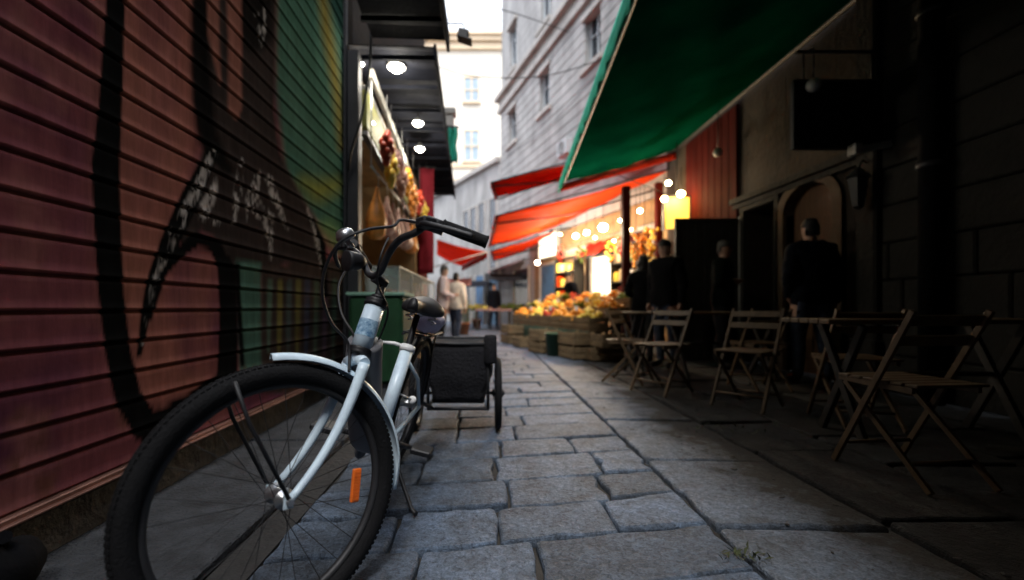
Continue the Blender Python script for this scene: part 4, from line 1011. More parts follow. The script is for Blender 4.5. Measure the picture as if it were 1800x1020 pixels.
# ground floor openings: blue roller door, lit shop front, dark doorway
def gopen(name, p0, p1, ztop, m_, label=None, d=.02, z0=0):
    a, b = sorted((tpos(p0), tpos(p1))); s = MB(); fbox(s, a, b, z0, ztop, -.05, d); o = s.build(name, m_, b5, label); 
    s = MB(); fbox(s, a-.10, a-.002, z0, ztop+.1, -.05, d+.05); fbox(s, b+.002, b+.10, z0, ztop+.1, -.05, d+.05); fbox(s, a-.10, b+.10, ztop+.002, ztop+.10, -.05, d+.055); s.build('frame', 'stone_trim', o); return o
gopen('roller_door', 952, 984, zat(466, tpos(968)), 'blue_paint', 'blue closed roller door')
gopen('doorway', 995, 1032, 2.5, 'interior', 'tan lit doorway')
gopen('lit_window', 1043, 1082, zat(450, tpos(1062)), 'lit_white', 'brightly lit white shop window', z0=.9)
for p0, p1, m_ in ((986,993,'wood_dark'),(1034,1041,'wood_dark'),(1084,1096,'interior_tan')):
    a, b = sorted((tpos(p0), tpos(p1))); s = MB(); fbox(s, a, b, 0, 2.62, -.05, .09); s.build('pier', m_, b5)
a, b = sorted((tpos(940), tpos(1175))); s = MB(); fbox(s, a, b, .01, 2.70, .001, .012); s.build('shop_front', 'interior_tan', b5)
a, b = sorted((tpos(987), tpos(1160))); s = MB(); fbox(s, a, b, 2.72, 3.25, -.05, .06); s.build('fascia', 'interior_tan', b5)
gopen('shop_door', 1098, 1150, 2.6, 'red_paint', 'red shop door')
gopen('doorway', 905, 930, 2.3, 'window_dark', 'dark shaded doorway')
a = at(984,262,10.9)
t = thing('air_conditioner', 'pale air conditioner on the palace wall beside the green awning edge', 'air conditioner', a); a = CN+U*tpos(1003)+NR*.2; zc = zat(262, tpos(1003))
s = MB(); s.obox(a+Vector((0,0,zc)), U, NR, Vector((0,0,1)), .30, .13, .24); s.build('case', 'window_frame', t); s = MB(); s.lathe(a+NR*.13+Vector((0,0,zc)), NR, [(.2,0),(.2,.012),(.18,.014),(.16,.004),(0,.004)], 20); s.build('fan_grille', 'grey_metal', t)
# low pale house past the palace corner
V = Vector((-.556, 1, 0)).normalized(); NV = Vector((-1, -.556, 0)).normalized()
b6 = thing('low_house', 'low pale house with dark windows just past the palace corner', 'building', CN)
f6 = lambda s, t0, t1, z0, z1, d0, d1: fbox(s, t0, t1, z0, z1, d0, d1, 0, CN+V*.05, V, NV)
s = MB(); H6 = 7.4; f6(s, 0, 9, 0, H6, -2, 0); s.build('wall', 'stone_pale', b6); s = MB(); f6(s, -.0, 9.2, H6, H6+.22, -2.1, .22); s.build('roof_edge', 'stone_trim', b6)
def t6(px): r = (px-855)/F; return (CN.x-r*CN.y)/(r*V.y-V.x)
for px, y0, y1 in ((868,350,400),(848,358,408),(833,366,412),(821,372,416),(868,282+150,470),):
    t = max(.35, t6(px)); Yd = CN.y+V.y*t; z0, z1 = HC+(540-y1)*Yd/F, HC+(540-y0)*Yd/F
    s = MB(); f6(s, t-.3, t+.3, z0, z1, -.1, .02); wn = s.build('window', 'window_dark', b6); s = MB(); f6(s, t-.38, t-.302, z0-.08, z1+.08, -.1, .06); f6(s, t+.302, t+.38, z0-.08, z1+.08, -.1, .06); f6(s, t-.3, t+.3, z1+.002, z1+.08, -.1, .062); s.build('frame', 'stone_trim', wn)
for px, c_, lab in ((872,'blue_pale','pale blue door'),(845,'blue_paint','dark blue door'),(822,'window_dark','dark doorway')):
    t = max(.5, t6(px)); s = MB(); f6(s, t-.42, t+.42, 0, 2.35, -.1, .03); dd = s.build('door', c_, b6, lab); s = MB(); f6(s, t-.52, t-.422, 0, 2.45, -.1, .07); f6(s, t+.422, t+.52, 0, 2.45, -.1, .07); s.build('frame', 'stone_trim', dd)
# cream building that closes the view
b7 = thing('cream_building', 'tall cream building with pale windows closing the end of the street', 'building', (-3, 34, 0)); YC = 33.0
s = MB(); ZT = HC+(540-78)*YC/F; s.box(-14, 3.2, YC, YC+6, 0, ZT); s.build('wall', 'cream', b7)
s = MB(); s.box(-14.3, 3.5, YC-.55, YC+6, ZT, ZT+.35); s.box(-14.2, 3.4, YC-.3, YC+6, ZT-.5, ZT-.01); s.box(-14.4, 3.6, YC-.75, YC+6, ZT+.35, ZT+.55); s.build('roof_cornice', 'cream_trim', b7)
s = MB()
for py in (292, 318): zz = HC+(540-py)*YC/F; s.box(-14.1, 3.3, YC-.16, YC-.001, zz-.16, zz+.16)
s.build('string_course', 'cream_trim', b7)
for px in (829, 760, 700):
    for (y0, y1) in ((138,180),(231,284),(345,395)):
        x = gx(px, YC); z0, z1 = gz(y1, YC), gz(y0, YC); s = MB(); s.box(x-.5, x+.5, YC-.03, YC+.05, z0, z1); wn = s.build('window', 'window_far', b7)
        s = MB(); 
        for q in ((x-.62,x-.502,z0,z1+.12),(x+.502,x+.62,z0,z1+.12),(x-.5,x+.5,z1+.002,z1+.12),(x-.05,x+.05,z0,z1),(x-.5,x-.052,(z0+z1)/2-.04,(z0+z1)/2+.04),(x+.052,x+.5,(z0+z1)/2-.04,(z0+z1)/2+.04)): s.box(q[0],q[1],YC-.09,YC-.032,q[2],q[3])
        s.build('frame', 'cream_trim', wn); s = MB(); s.box(x-.7, x+.7, YC-.25, YC-.031, z0-.16, z0-.005); s.build('sill', 'cream_trim', wn)
# wires slung across
for pts, lb in (([(XR-.05,9.2,6.6),(1.6,9.9,6.1),(-.3,10.2,6.2),(-1.45,10.3,6.6)],'thin wire slung across the street in front of the palace'),
                ([CN+U*9+Vector((-.1,0,7.2)),CN+U*5+Vector((-.15,0,6.9)),CN+U*1+Vector((-.1,0,7.3))],'thin wire running along the palace wall'),
                ([CN+U*7+NR*.3+Vector((0,0,9.0)),Vector((-.2,10.9,8.3)),Vector((-1.5,10.3,7.0))],'thin wire from the palace to the dark left building')):
    cable('overhead_wire', pts, .012, lb, 'dark_steel', 'overhead wires')

# ------------------------------------------------------------------ awnings on the right
t = thing('green_awning', 'huge dark green fabric awning spread over the right half of the street', 'awning', (2.5, 5, 3.6))
FF, WF = at(985,320,8.94), Vector((XR-.02, 8.96, 4.05)); FN, WN = Vector((.47,-6.4,3.33)), Vector((XR-.02,-6.4,4.05))  # near end stretched unseen past the viewer to deepen the right-hand shade
def gsheet(u, v):                                                   # u across (0 street edge, 1 wall), v from far to near
    p = quad(FF, WF, WN, FN, u, v); L_ = v*15.3
    sag = -.06*math.sin(PI*u)-.03*math.sin(PI*L_/3.1)**2*math.sin(PI*min(1,u*1.05))
    wr = .014*math.sin(2*PI*(u*3.1+L_*.55))+.008*math.sin(2*PI*(u*1.2-L_*1.1+.3))
    return p+Vector((0,0,sag+wr*math.sin(PI*min(1, u+.08))))
s = MB(); s.sheet(gsheet, 36, 150, .006); s.build('canopy_cloth', 'green_cloth', t)
def gval(u, v):
    p = quad(FF, WF, WN, FN, 0, u); L_ = u*15.3
    dn = .25+.045*abs(math.sin(PI*L_/.34))
    return p+Vector((-.012-.03*v+.012*math.sin(L_*14)*v, 0, .03-dn*v))
s = MB(); s.sheet(gval, 450, 4, .005); s.build('valance', 'green_valance', t)
s = MB(); s.tube([FF+Vector((.06,0,-.06)), FN+Vector((.06,0,-.06))], .018, 10); s.tube([WF+Vector((-.04,0,-.03)), WN+Vector((-.04,0,-.03))], .035, 12); s.build('edge_pole', 'dark_steel', t)
for v in (.0, .4, .8):
    s = MB(); a, b = gsheet(.0, v), gsheet(1, v); s.tube([a+Vector((0,0,-.05)), a.lerp(b,.5)+Vector((0,0,-.12)), b+Vector((0,0,-.05))], .010, 8)
    s.tube([a.lerp(b,.45)+Vector((0,0,-.12)), Vector((XR, b.y, b.z-1.0))], .009, 8); s.build('arm', 'dark_steel', t)
s = MB(); s.sheet(lambda u, v: FF.lerp(WF, u)+Vector((0,.01+.01*math.sin(30*u),-.04-.16*v)), 30, 2, .006); s.build('end_flap', 'red_cloth', t)

def awning(name, label, P, m, fold=.05, arms=(), vm=None, vd=.16):
    A, B, Cc, D = P; t = thing(name, label, 'awning', (A+B+Cc+D)/4)
    f = lambda u, v: quad(A,B,Cc,D,u,v)+Vector((0,0,-fold*math.sin(PI*u)-.03*abs(math.sin(PI*v*3))+.012*math.sin(9*u+14*v)))
    s = MB(); s.sheet(f, 24, 18, .008); s.build('canopy_cloth', m, t)
    if vm:
        s = MB(); s.sheet(lambda u, v: A.lerp(D, u)+Vector((.02*math.sin(30*u)*v-.01, 0, .01-vd*v)), 24, 2, .008); s.build('valance', vm, t)
    s = MB(); s.tube([A+Vector((.03,0,-.03)), D+Vector((.03,0,-.03))], .025, 8); s.tube([A+Vector((0,-.012,-.02)),B+Vector((0,-.012,-.02))], .02, 8); s.build('front_rail', 'dark_steel', t)
    for v in arms:
        a, b = f(.02, v)+Vector((0,0,-.06)), f(.98, v)+Vector((0,0,-.06)); el = (a+b)/2+Vector((0,.75*(-1 if v > .5 else 1),-.12))
        s = MB(); s.tube([a, el, b+Vector((0,0,-.2))], .02, 8); s.build('arm', 'dark_steel', t)
    return t
awning('red_awning', 'dark red awning highest on the right, showing beyond the tip of the green awning',
       (at(863,320,9.6), Vector((3.85,9.55,4.55)), Vector((3.42,11.0,4.55)), at(872,348,11.0)), 'red_cloth', .05, (.1,.9), 'red_cloth', .10)
PA, PB, PC, PD = at(871,379,9.4), at(1192,292,9.35), at(985,394,13.7), at(859,433,14.1)
awning('orange_awning', 'large glowing orange-red awning over the fruit stall', (PA, PB, PC, PD), 'orange_cloth', .08, (.12,.85), 'orange_cloth', .07)
awning('orange_awning', 'second orange-red awning, lower and farther, continuing behind the large one',
       (at(863,441,14.4), at(985,402,14.2), at(945,428,16.6), at(868,458,16.8)), 'orange_cloth', .06, (.2,.8), 'orange_cloth', .07)
awning('pink_awning', 'faded pink awning behind the far edge of the orange ones', (at(862,476,17.2), at(955,441,17.0), at(925,446,20.0), at(858,478,20.5)), 'pink_cloth', .05, (.5,), 'pink_cloth', .14)
# small red awning over the lit window
a = CN+U*tpos(1040); b = CN+U*tpos(1085); z0 = zat(422, tpos(1062)); z1 = zat(450, tpos(1062))
awning('red_awning', 'small red awning right above the bright white shop window', (a+NR*.55+Vector((0,0,z1)), a+NR*.03+Vector((0,0,z0)), b+NR*.03+Vector((0,0,z0)), b+NR*.55+Vector((0,0,z1))), 'red_cloth', .01)

# ------------------------------------------------------------------ people
def person(loc, rz, H, label, jacket, trouser, hair, arms=('down','down'), lean=0.0, turn=0.0, longhair=False, fat=1.0, stride=0.0):
    k = H/1.75; t = thing('person', label, 'person', loc, None, rz)
    V_ = []; E_ = []; R_ = []
    def add(p, r, par=None):
        q = Vector(p)
        if p[2] > .95: q.y -= lean*(p[2]-.95)
        V_.append(q*k); R_.append((r[0]*k, r[1]*k) if isinstance(r, tuple) else (r*k, r*k))
        if par is not None: E_.append((par, len(V_)-1))
        return len(V_)-1
    f = fat
    pel = add((0,0,.95), (.15*f,.115*f)); bel = add((0,-.005,1.08), (.145*f,.115*f), pel); che = add((0,0,1.26), (.165*f,.12*f), bel); up = add((0,.005,1.39), (.15,.095), che)
    nk = add((0,.0,1.49), .056, up); j = add((0,-.012,1.545), (.060,.068), nk); hd = add((0,-.012,1.61), (.074,.090), j); tp = add((0,-.004,1.69), (.066,.080), hd); add((0,0,1.735), (.03,.036), tp)
    for sg, am in ((-1,arms[0]),(1,arms[1])):
        sh_ = add((sg*.165,.005,1.40), .068*f, up)
        if am == 'down': el, wr, hn, dr = (sg*.235,.03,1.13), (sg*.245,-.02,.90), (sg*.245,-.045,.825), Vector((0,-.12,-1))
        elif am == 'hold': el, wr, hn, dr = (sg*.245,.01,1.14), (sg*.16,-.20,1.08), (sg*.12,-.26,1.10), Vector((-sg*.6,-.8,.1))
        elif am == 'cross': el, wr, hn, dr = (sg*.25,-.01,1.15), (sg*.03,-.19,1.17), (-sg*.04,-.19,1.18), Vector((-sg,.02,.1))
        else: el, wr, hn, dr = (sg*.24,.06,1.14), (sg*.20,-.04,.95), (sg*.18,-.06,.90), Vector((-sg*.3,-.2,-1))
        um = add(tuple((Vector((sg*.165,.005,1.40))+Vector(el))/2), .058*f, sh_); e1 = add(el, .047*f, um); fm = add(tuple((Vector(el)*.55+Vector(wr)*.45)), .043, e1); w1 = add(wr, .028, fm); h1 = add(hn, (.040,.022), w1)
        dr = dr.normalized(); sdv = dr.cross(Vector((sg,0,0))); sdv = sdv.normalized() if sdv.length > .2 else Vector((0,0,1)).cross(dr).normalized(); cu = Vector((-sg,-.2,0)).normalized()
        for q, (o_, l_) in enumerate(((-.030,.070),(-.010,.080),(.010,.076),(.029,.060))):
            b_ = Vector(hn)+dr*.035+sdv*o_; a1 = add(tuple(b_), .0105, h1); a2 = add(tuple(b_+dr*l_*.55+cu*.010), .0092, a1); add(tuple(b_+dr*l_+cu*.030), .0078, a2)
        th = add(tuple(Vector(hn)-sdv*.036+dr*-.005), .0125, h1); add(tuple(Vector(hn)-sdv*.058+dr*.040+cu*.012), .0095, th)
    for sg in (-1,1):
        st_ = stride*sg
        hp = add((sg*.095,0,.87), .098*f, pel); mt = add((sg*.102,-.005-st_*.25,.68), .083*f, hp); kn = add((sg*.105,-.012-st_*.5,.49), .060, mt); cf = add((sg*.108,.018-st_*.75,.32), .055, kn); an = add((sg*.11,.03-st_,.085), .040, cf); hl = add((sg*.112,-.03-st_,.045), (.042,.040), an); add((sg*.122,-.15-st_,.036), (.044,.030), hl)
    me = bpy.data.meshes.new('body'); me.from_pydata(V_, E_, [])
    ob = bpy.data.objects.new('body', me); C.objects.link(ob)
    m1 = ob.modifiers.new('skin', 'SKIN'); m1.use_smooth_shade = True
    for v, r in zip(me.skin_vertices[0].data, R_): v.radius = r
    me.skin_vertices[0].data[0].use_root = True
    m2 = ob.modifiers.new('sub', 'SUBSURF'); m2.levels = 2; m2.render_levels = 2
    dg = bpy.context.evaluated_depsgraph_get(); nm = bpy.data.meshes.new_from_object(ob.evaluated_get(dg)); bpy.data.objects.remove(ob)
    # face: brow, nose, chin, ears pushed out of the head
    ys_ = lambda z: lean*(z-.95) if z > .95 else 0
    for v in nm.vertices:
        c = v.co/k
        if c.z > 1.50 and abs(c.x) < .14:
            y = c.y+ys_(c.z); d = Vector((0,0,0)); fr_ = max(0, min(1, (-y-.03)/.05))
            d.y -= fr_*(.022*math.exp(-((c.x/.014)**2))*math.exp(-((c.z-1.595)/.022)**2)+.006*math.exp(-((c.z-1.640)/.014)**2)-.010*math.exp(-(((abs(c.x)-.032)/.014)**2))*math.exp(-((c.z-1.622)/.014)**2)+.006*math.exp(-((c.x/.03)**2))*math.exp(-((c.z-1.553)/.010)**2)+.012*math.exp(-((c.x/.03)**2))*math.exp(-((c.z-1.525)/.016)**2))
            if abs(c.x) > .05 and -.03 < y < .03 and 1.575 < c.z < 1.645: d.x += math.copysign(.014, c.x)*math.exp(-((y-.005)/.018)**2)
            v.co += d*k
            if turn:
                w = max(0, min(1, (c.z-1.47)/.07)); p = v.co.copy(); o_ = Vector((0,-ys_(1.6)*k,0)); p -= Vector((0,o_.y,0)); p = Matrix.Rotation(turn*w, 3, 'Z') @ p; v.co = p+Vector((0,o_.y,0))
    nm.materials.clear()
    for m_ in ('skin',): nm.materials.append(M[m_])
    nm.polygons.foreach_set('material_index', [0]*len(nm.polygons))
    body_ = bpy.data.objects.new('body', nm); C.objects.link(body_); body_.parent = t
    def shell(name, m_, pred, off, one=True):
        b = bmesh.new(); b.from_mesh(nm); b.normal_update()
        b.faces.ensure_lookup_table()
        kill = [f_ for f_ in b.faces if not pred(f_.calc_center_median()/k)]
        bmesh.ops.delete(b, geom=kill, context='FACES')
        for v in b.verts:
            n_ = v.normal; c = v.co/k; w = off*(1+.35*math.sin(c.z*60+c.x*30)*math.sin(c.y*40+c.z*15))
            v.co += n_*w*k
        if one:
            seen = set(); isl = []
            for v in b.verts:
                if v in seen: continue
                st_k = [v]; seen.add(v); grp = []
                while st_k:
                    q = st_k.pop(); grp.append(q)
                    for e in q.link_edges:
                        o_ = e.other_vert(q)
                        if o_ not in seen: seen.add(o_); st_k.append(o_)
                isl.append(grp)
            isl.sort(key=len)
            bmesh.ops.delete(b, geom=[v for g_ in isl[:-1] for v in g_], context='VERTS')
        ed = [e for e in b.edges if e.is_boundary]
        if ed:
            r = bmesh.ops.extrude_edge_only(b, edges=ed)
            for v in [x for x in r['geom'] if isinstance(x, bmesh.types.BMVert)]:
                v.co -= v.normal*off*.9*k if v.normal.length > .1 else Vector((0,0,0))
        for f_ in b.faces: f_.smooth = True
        x = bpy.data.meshes.new(name); b.to_mesh(x); b.free(); x.materials.append(M[m_]); o = bpy.data.objects.new(name, x); C.objects.link(o); o.parent = t; return o
    hand = lambda c: min((c-Vector((sg*a, b, d))).length for sg in (-1,1) for (a,b,d) in HN) 
    HN = {'down':[(.245,-.05,.80)],'hold':[(.10,-.28,1.10)],'cross':[(-.06,-.19,1.18)],'pocket':[(.17,-.07,.87)]}
    HN = [h_ for a in set(arms) for h_ in HN[a]]
    shell('jacket', jacket, lambda c: .86 < c.z < 1.485 and (hand(c) > .08) and not (c.z < .90 and abs(c.x) < .06 and False), .020)
    shell('trousers', trouser, lambda c: .10 < c.z < .95 and hand(c) > .14 and abs(c.x) < .215, .010)
    for sg in (-1,1): shell('shoe', 'shoe', lambda c: c.z <= .11 and c.x*sg > 0, .006)
    shell('hair', hair, (lambda c: (c.z > 1.645 and c.y+ys_(c.z) > -.085) or (c.z > (1.40 if longhair else 1.56) and c.y+ys_(c.z) > (.012 if longhair else .02)) and c.z > 1.50), .014 if not longhair else .024)
    for sg in (-1,1):
        s = MB(); p = Vector((sg*.032, -.012-.066-ys_(1.622), 1.622))
        if turn: p = Matrix.Rotation(turn, 3, 'Z') @ (p+Vector((0,ys_(1.6),0)))-Vector((0,ys_(1.6),0))
        s.ball(p*k, .0125*k, 0, 10, 8); o = s.build('eye', 'eye'); o.parent = t
    return t
# ------------------------------------------------------------------ fruit stall
def crate_proto():
    w, l, h = .50, .36, .20
    t = thing('wooden_crate', '', 'crate', (0,0,0), 'wooden crates at the fruit stall')
    for sg in (-1,1):
        s = MB()
        for k in range(2): s.box(-w/2, w/2, sg*l/2-.006, sg*l/2+.006, .014+k*.094, .014+k*.094+.080, bev=.003)
        s.build('slatted_side', 'crate_wood', t)
        s = MB()
        for k in range(2): s.box(sg*w/2-.012, sg*w/2, -l/2+.007, l/2-.007, .014+k*.094, .014+k*.094+.080, bev=.003)
        s.build('end_board', 'crate_wood', t)
    for a in (-1,1):
        for b in (-1,1):
            s = MB(); s.box(a*(w/2-.034)-.014, a*(w/2-.034)+.014, b*(l/2-.021)-.013, b*(l/2-.021)+.013, .004, h+.01, bev=.003); s.build('corner_post', 'wood_pale', t)
    s = MB(); s.box(-w/2+.02, w/2-.02, -l/2+.01, l/2-.01, .004, .014); s.build('bottom', 'crate_wood', t)
    return t
def heap_mesh(m_, n, r, w=.23, l=.16, top=.20, seed=0):
    R = random.Random(seed); s = MB()
    for i in range(n):
        x, y = R.uniform(-w,w), R.uniform(-l,l); z = .02+top*(1-(x/w)**2*.6-(y/l)**2*.5)*R.random()**.4
        rr = r*R.uniform(.85,1.1); s.ball((x,y,z), rr, 0, 9, 6, (1,1,R.uniform(.9,1.05)))
    return s
FL0, FL1 = Vector((1.42,6.95,0)), Vector((.40,10.4,0)); fd = (FL1-FL0).normalized(); fn = Vector((-fd.y, fd.x, 0)); fn = fn if fn.x > 0 else -fn
ANG = math.atan2(fd.y, fd.x)
# trestle boards of the stall
t = thing('fruit_stall', 'long sloping market stall table carrying the fruit under the orange awning', 'stall', (FL0+FL1)/2+fn*.9)
def P3(a, d, z): return FL0+fd*a+fn*d+Vector((0,0,z))
LEN = (FL1-FL0).length
for k, (d, z) in enumerate(((.42,.44),(.80,.60),(1.18,.76))):
    s = MB(); s.obox(P3(LEN/2, d, z), fd, fn, Vector((0,0,1)), LEN/2, .19, .02); s.build('shelf_board', 'crate_wood', t)
for a in np.linspace(.12, LEN-.12, 5):
    s = MB(); 
    for d, z in ((.30,.42),(.62,.57),(1.33,.735)): p = P3(a, d, 0); s.bar(p, p+Vector((0,0,z)), .05, .05, up=tuple(fn))
    s.bar(P3(a,.25,.33), P3(a,1.4,.70), .04, .05); s.build('trestle', 'wood_dark', t)
s = MB(); s.sheet(lambda u, v: P3(LEN*u, .225+.012*math.sin(u*40), .43-.40*v), 40, 3, .006); M['green_skirt']=mat('green_skirt', (.012,.03,.016), .9, var=.4); s.build('skirt', 'green_skirt', t)
proto = crate_proto(); heaps = {}
KIN = {'oranges':('orange_fruit',.038,52,'bright oranges'),'lemons':('yellow_fruit',.034,56,'yellow lemons'),'tomatoes':('red_fruit',.033,56,'red tomatoes'),'greens':('green_fruit',.034,56,'green vegetables'),'apricots':('orange_fruit',.028,80,'small apricots')}
rows = {0:['lemons','oranges','oranges','tomatoes','lemons','oranges','apricots'], 1:['oranges','lemons','oranges','oranges','lemons','apricots','lemons'], 2:['greens','oranges','lemons','oranges','tomatoes','lemons','oranges']}
rn = {0:'front row of the stall', 1:'middle row of the stall', 2:'back row of the stall'}
first = True
for rw, (d, z) in enumerate(((.42,.462),(.80,.622),(1.18,.782))):
    for k in range(7):
        kind = rows[rw][k]; pos = P3(.27+k*.515, d, z)
        lab = f'crate of {KIN[kind][3]}, ' + ('nearest' if k == 0 else 'farthest' if k == 6 else f'{["","second","third","fourth","fifth","sixth"][k]} from the near end') + f' in the {rn[rw]}'
        if first: proto.location = pos; proto.rotation_euler = (0,0,ANG); proto['label'] = lab; first = False
        else: dup(proto, pos, ANG, lab)
        if kind not in heaps:
            m_, r, n, nm = KIN[kind]; o = heap_mesh(m_, n, r, seed=len(heaps)).build('fruit_heap', m_); heaps[kind] = o
        else: o = heaps[kind].copy(); C.objects.link(o)
        o.location = pos+Vector((0,0,.12)); o.rotation_euler = (0,0,ANG+(PI if k % 2 else 0)); o['kind'] = 'stuff'
        o['label'] = f'heap of {KIN[kind][3]} filling a slatted crate on the stall'; o['category'] = 'fruit'
for k, (a, d, z) in enumerate(((.55,.30,.80),(1.6,.30,.80),(2.6,.30,.80),(.9,.70,.96),(2.1,.70,.96),(3.1,.70,.96))):
    c = P3(a, d, z); t = thing('price_card', f'small blank pale price card on a stick, {["nearest","second","third"][k%3]} along the {"front" if k < 3 else "middle"} row of crates', 'price card', c)
    s = MB(); s.obox(c, fd, fn, Vector((0,0,1)), .055, .002, .04); s.build('card', 'white_plastic', t); s = MB(); s.tube([c+fn*.004+Vector((0,0,.02)), c+fn*.004+Vector((0,0,-.16))], .004, 6); s.build('stick', 'wood_pale', t)
for k, (a, d, z, lab) in enumerate(((1.05,.62,.80,'leafy green bunch lying between the near crates of the stall'),(2.35,1.0,.98,'leafy green bunch on the middle of the fruit stall'),(3.3,.6,.80,'yellowish leafy bunch at the far end of the fruit stall'))):
    c = P3(a,d,z); s = MB()
    for i in range(90):
        q = random.uniform(0,6.28); dd = Vector((math.cos(q),math.sin(q),random.uniform(.1,1.2))).normalized()*random.uniform(.1,.22); w_ = dd.cross(Vector((0,0,1))).normalized()*.03
        s.add([c, c+dd*.5+w_, c+dd, c+dd*.5-w_], [[0,1,2,3]])
    tag(s.build('leafy_bunch', 'leaf'), lab, 'vegetables')
# crates and sacks on the ground in front
for (px, Y, rz, st_, lab) in ((1012,7.0,ANG+.0,0,'pale crate on the ground at the near end of the fruit stall, lower of two'),(1012,7.0,ANG+.05,1,'pale crate on top of another at the near end of the fruit stall'),
                              (955,7.9,ANG+.08,0,'pale crate standing on the ground beside the dark gap in the stall front'),(955,7.9,ANG,1,'crate stacked on the one beside the dark gap'),
                              (922,9.0,ANG-.05,0,'low crate on the ground before the far half of the stall'),(900,9.9,ANG+.05,0,'small far crate at the end of the fruit stall, lower one'),(900,9.9,ANG,1,'far crate stacked highest at the end of the fruit stall'),
                              (1062,6.75,.1,0,'crate on the ground between the stall and the folding chairs'),(1075,6.6,.25,1,'tilted crate on top beside the folding chairs')):
    dup(proto, Vector((gx(px,Y), Y, .008+st_*.215)), rz, lab)
t = thing('green_bucket', 'dark green plastic bucket standing between two pale crates', 'bucket', (gx(975,7.35),7.35,0)); s = MB(); s.lathe((gx(975,7.35),7.35,.008), (0,0,1), [(0,0),(.12,0),(.16,.36),(.17,.36),(.17,.38),(.15,.38),(.115,.015),(0,.015)], 20); s.build('pail', 'green_paint', t); s = MB(); s.tube(smooth([Vector((gx(975,7.35)-.16,7.35,.36)),Vector((gx(975,7.35)-.1,7.33,.22)),Vector((gx(975,7.35)+.1,7.33,.22)),Vector((gx(975,7.35)+.16,7.35,.36))],4), .005, 6); s.build('handle', 'steel', t)
ta, tb = sorted((tpos(953), tpos(986))); t = thing('lit_sign', 'glaring blank white sign box on the wall over the blue roller door', 'sign', CN+U*((ta+tb)/2)); zz0, zz1 = zat(458, (ta+tb)/2)+.12, zat(408, (ta+tb)/2)
s = MB(); fbox(s, ta+.05, tb-.05, zz0, zz1, .02, .14); s.build('panel', 'lit_white', t); s = MB(); fbox(s, ta, ta+.048, zz0-.05, zz1+.05, .015, .16); fbox(s, tb-.048, tb, zz0-.05, zz1+.05, .015, .16); fbox(s, ta+.048, tb-.048, zz1+.002, zz1+.05, .015, .155); fbox(s, ta+.048, tb-.048, zz0-.05, zz0-.002, .015, .155); s.build('frame', 'pale_metal', t)
# strings of produce and red posts
for px, Y, h0, h1, lab in ((1100,8.3,0,3.1,'red painted post behind the fruit, beside the standing people'),(1158,9.1,0,3.4,'red painted post beside the yellow lit panel')):
    t = thing('awning_post', lab, 'post', (gx(px,Y),Y,0)); s = MB(); s.box(gx(px,Y)-.07,gx(px,Y)+.07,Y-.07,Y+.07,.1,h1); s.build('post', 'red_paint', t); s = MB(); s.box(gx(px,Y)-.11,gx(px,Y)+.11,Y-.11,Y+.11,0,.1); s.build('foot', 'dark_steel', t)
for k, (px, Y, zt, L_, m_, lab) in enumerate(((1118,8.6,2.35,.75,'orange_fruit','string of orange produce hanging beside the red post'),(1133,8.6,2.40,.95,'orange_fruit','longest string of orange produce, in the middle of three'),(1146,8.7,2.4,.7,'yellow_fruit','string of yellow produce hanging nearest to the yellow panel'))):
    t = thing('hanging_produce', lab, 'produce', (gx(px,Y),Y,zt)); s = MB(); s.tube([(gx(px,Y),Y,zt+.8),(gx(px,Y),Y,zt-L_)], .006, 6); s.build('string', 'black', t); s = MB()
    for i in range(40): q = random.random(); s.ball((gx(px,Y)+random.gauss(0,.05), Y+random.gauss(0,.05), zt-L_*q), .034, 0, 8, 6)
    o = s.build('fruit', m_, t); o['kind'] = 'stuff'
t = thing('light_box', 'glowing yellow light box hanging under the end of the orange awning', 'sign', at(1189,372,8.3))
a, b = at(1168,348,8.3), at(1210,402,8.3); s = MB(); s.box(a.x, b.x, 8.27, 8.33, b.z, a.z); s.build('panel', 'yellow_lit', t); s = MB()
for q in ((a.x-.03,a.x-.002,b.z-.03,a.z+.03),(b.x+.002,b.x+.03,b.z-.03,a.z+.03)): s.box(q[0],q[1],8.25,8.35,q[2],q[3])
s.box(a.x,b.x,8.25,8.35,a.z+.002,a.z+.03); s.tube([((a.x+b.x)/2,8.3,a.z+.03),((a.x+b.x)/2,8.3,3.95)], .008, 6); s.build('frame', 'dark_steel', t)
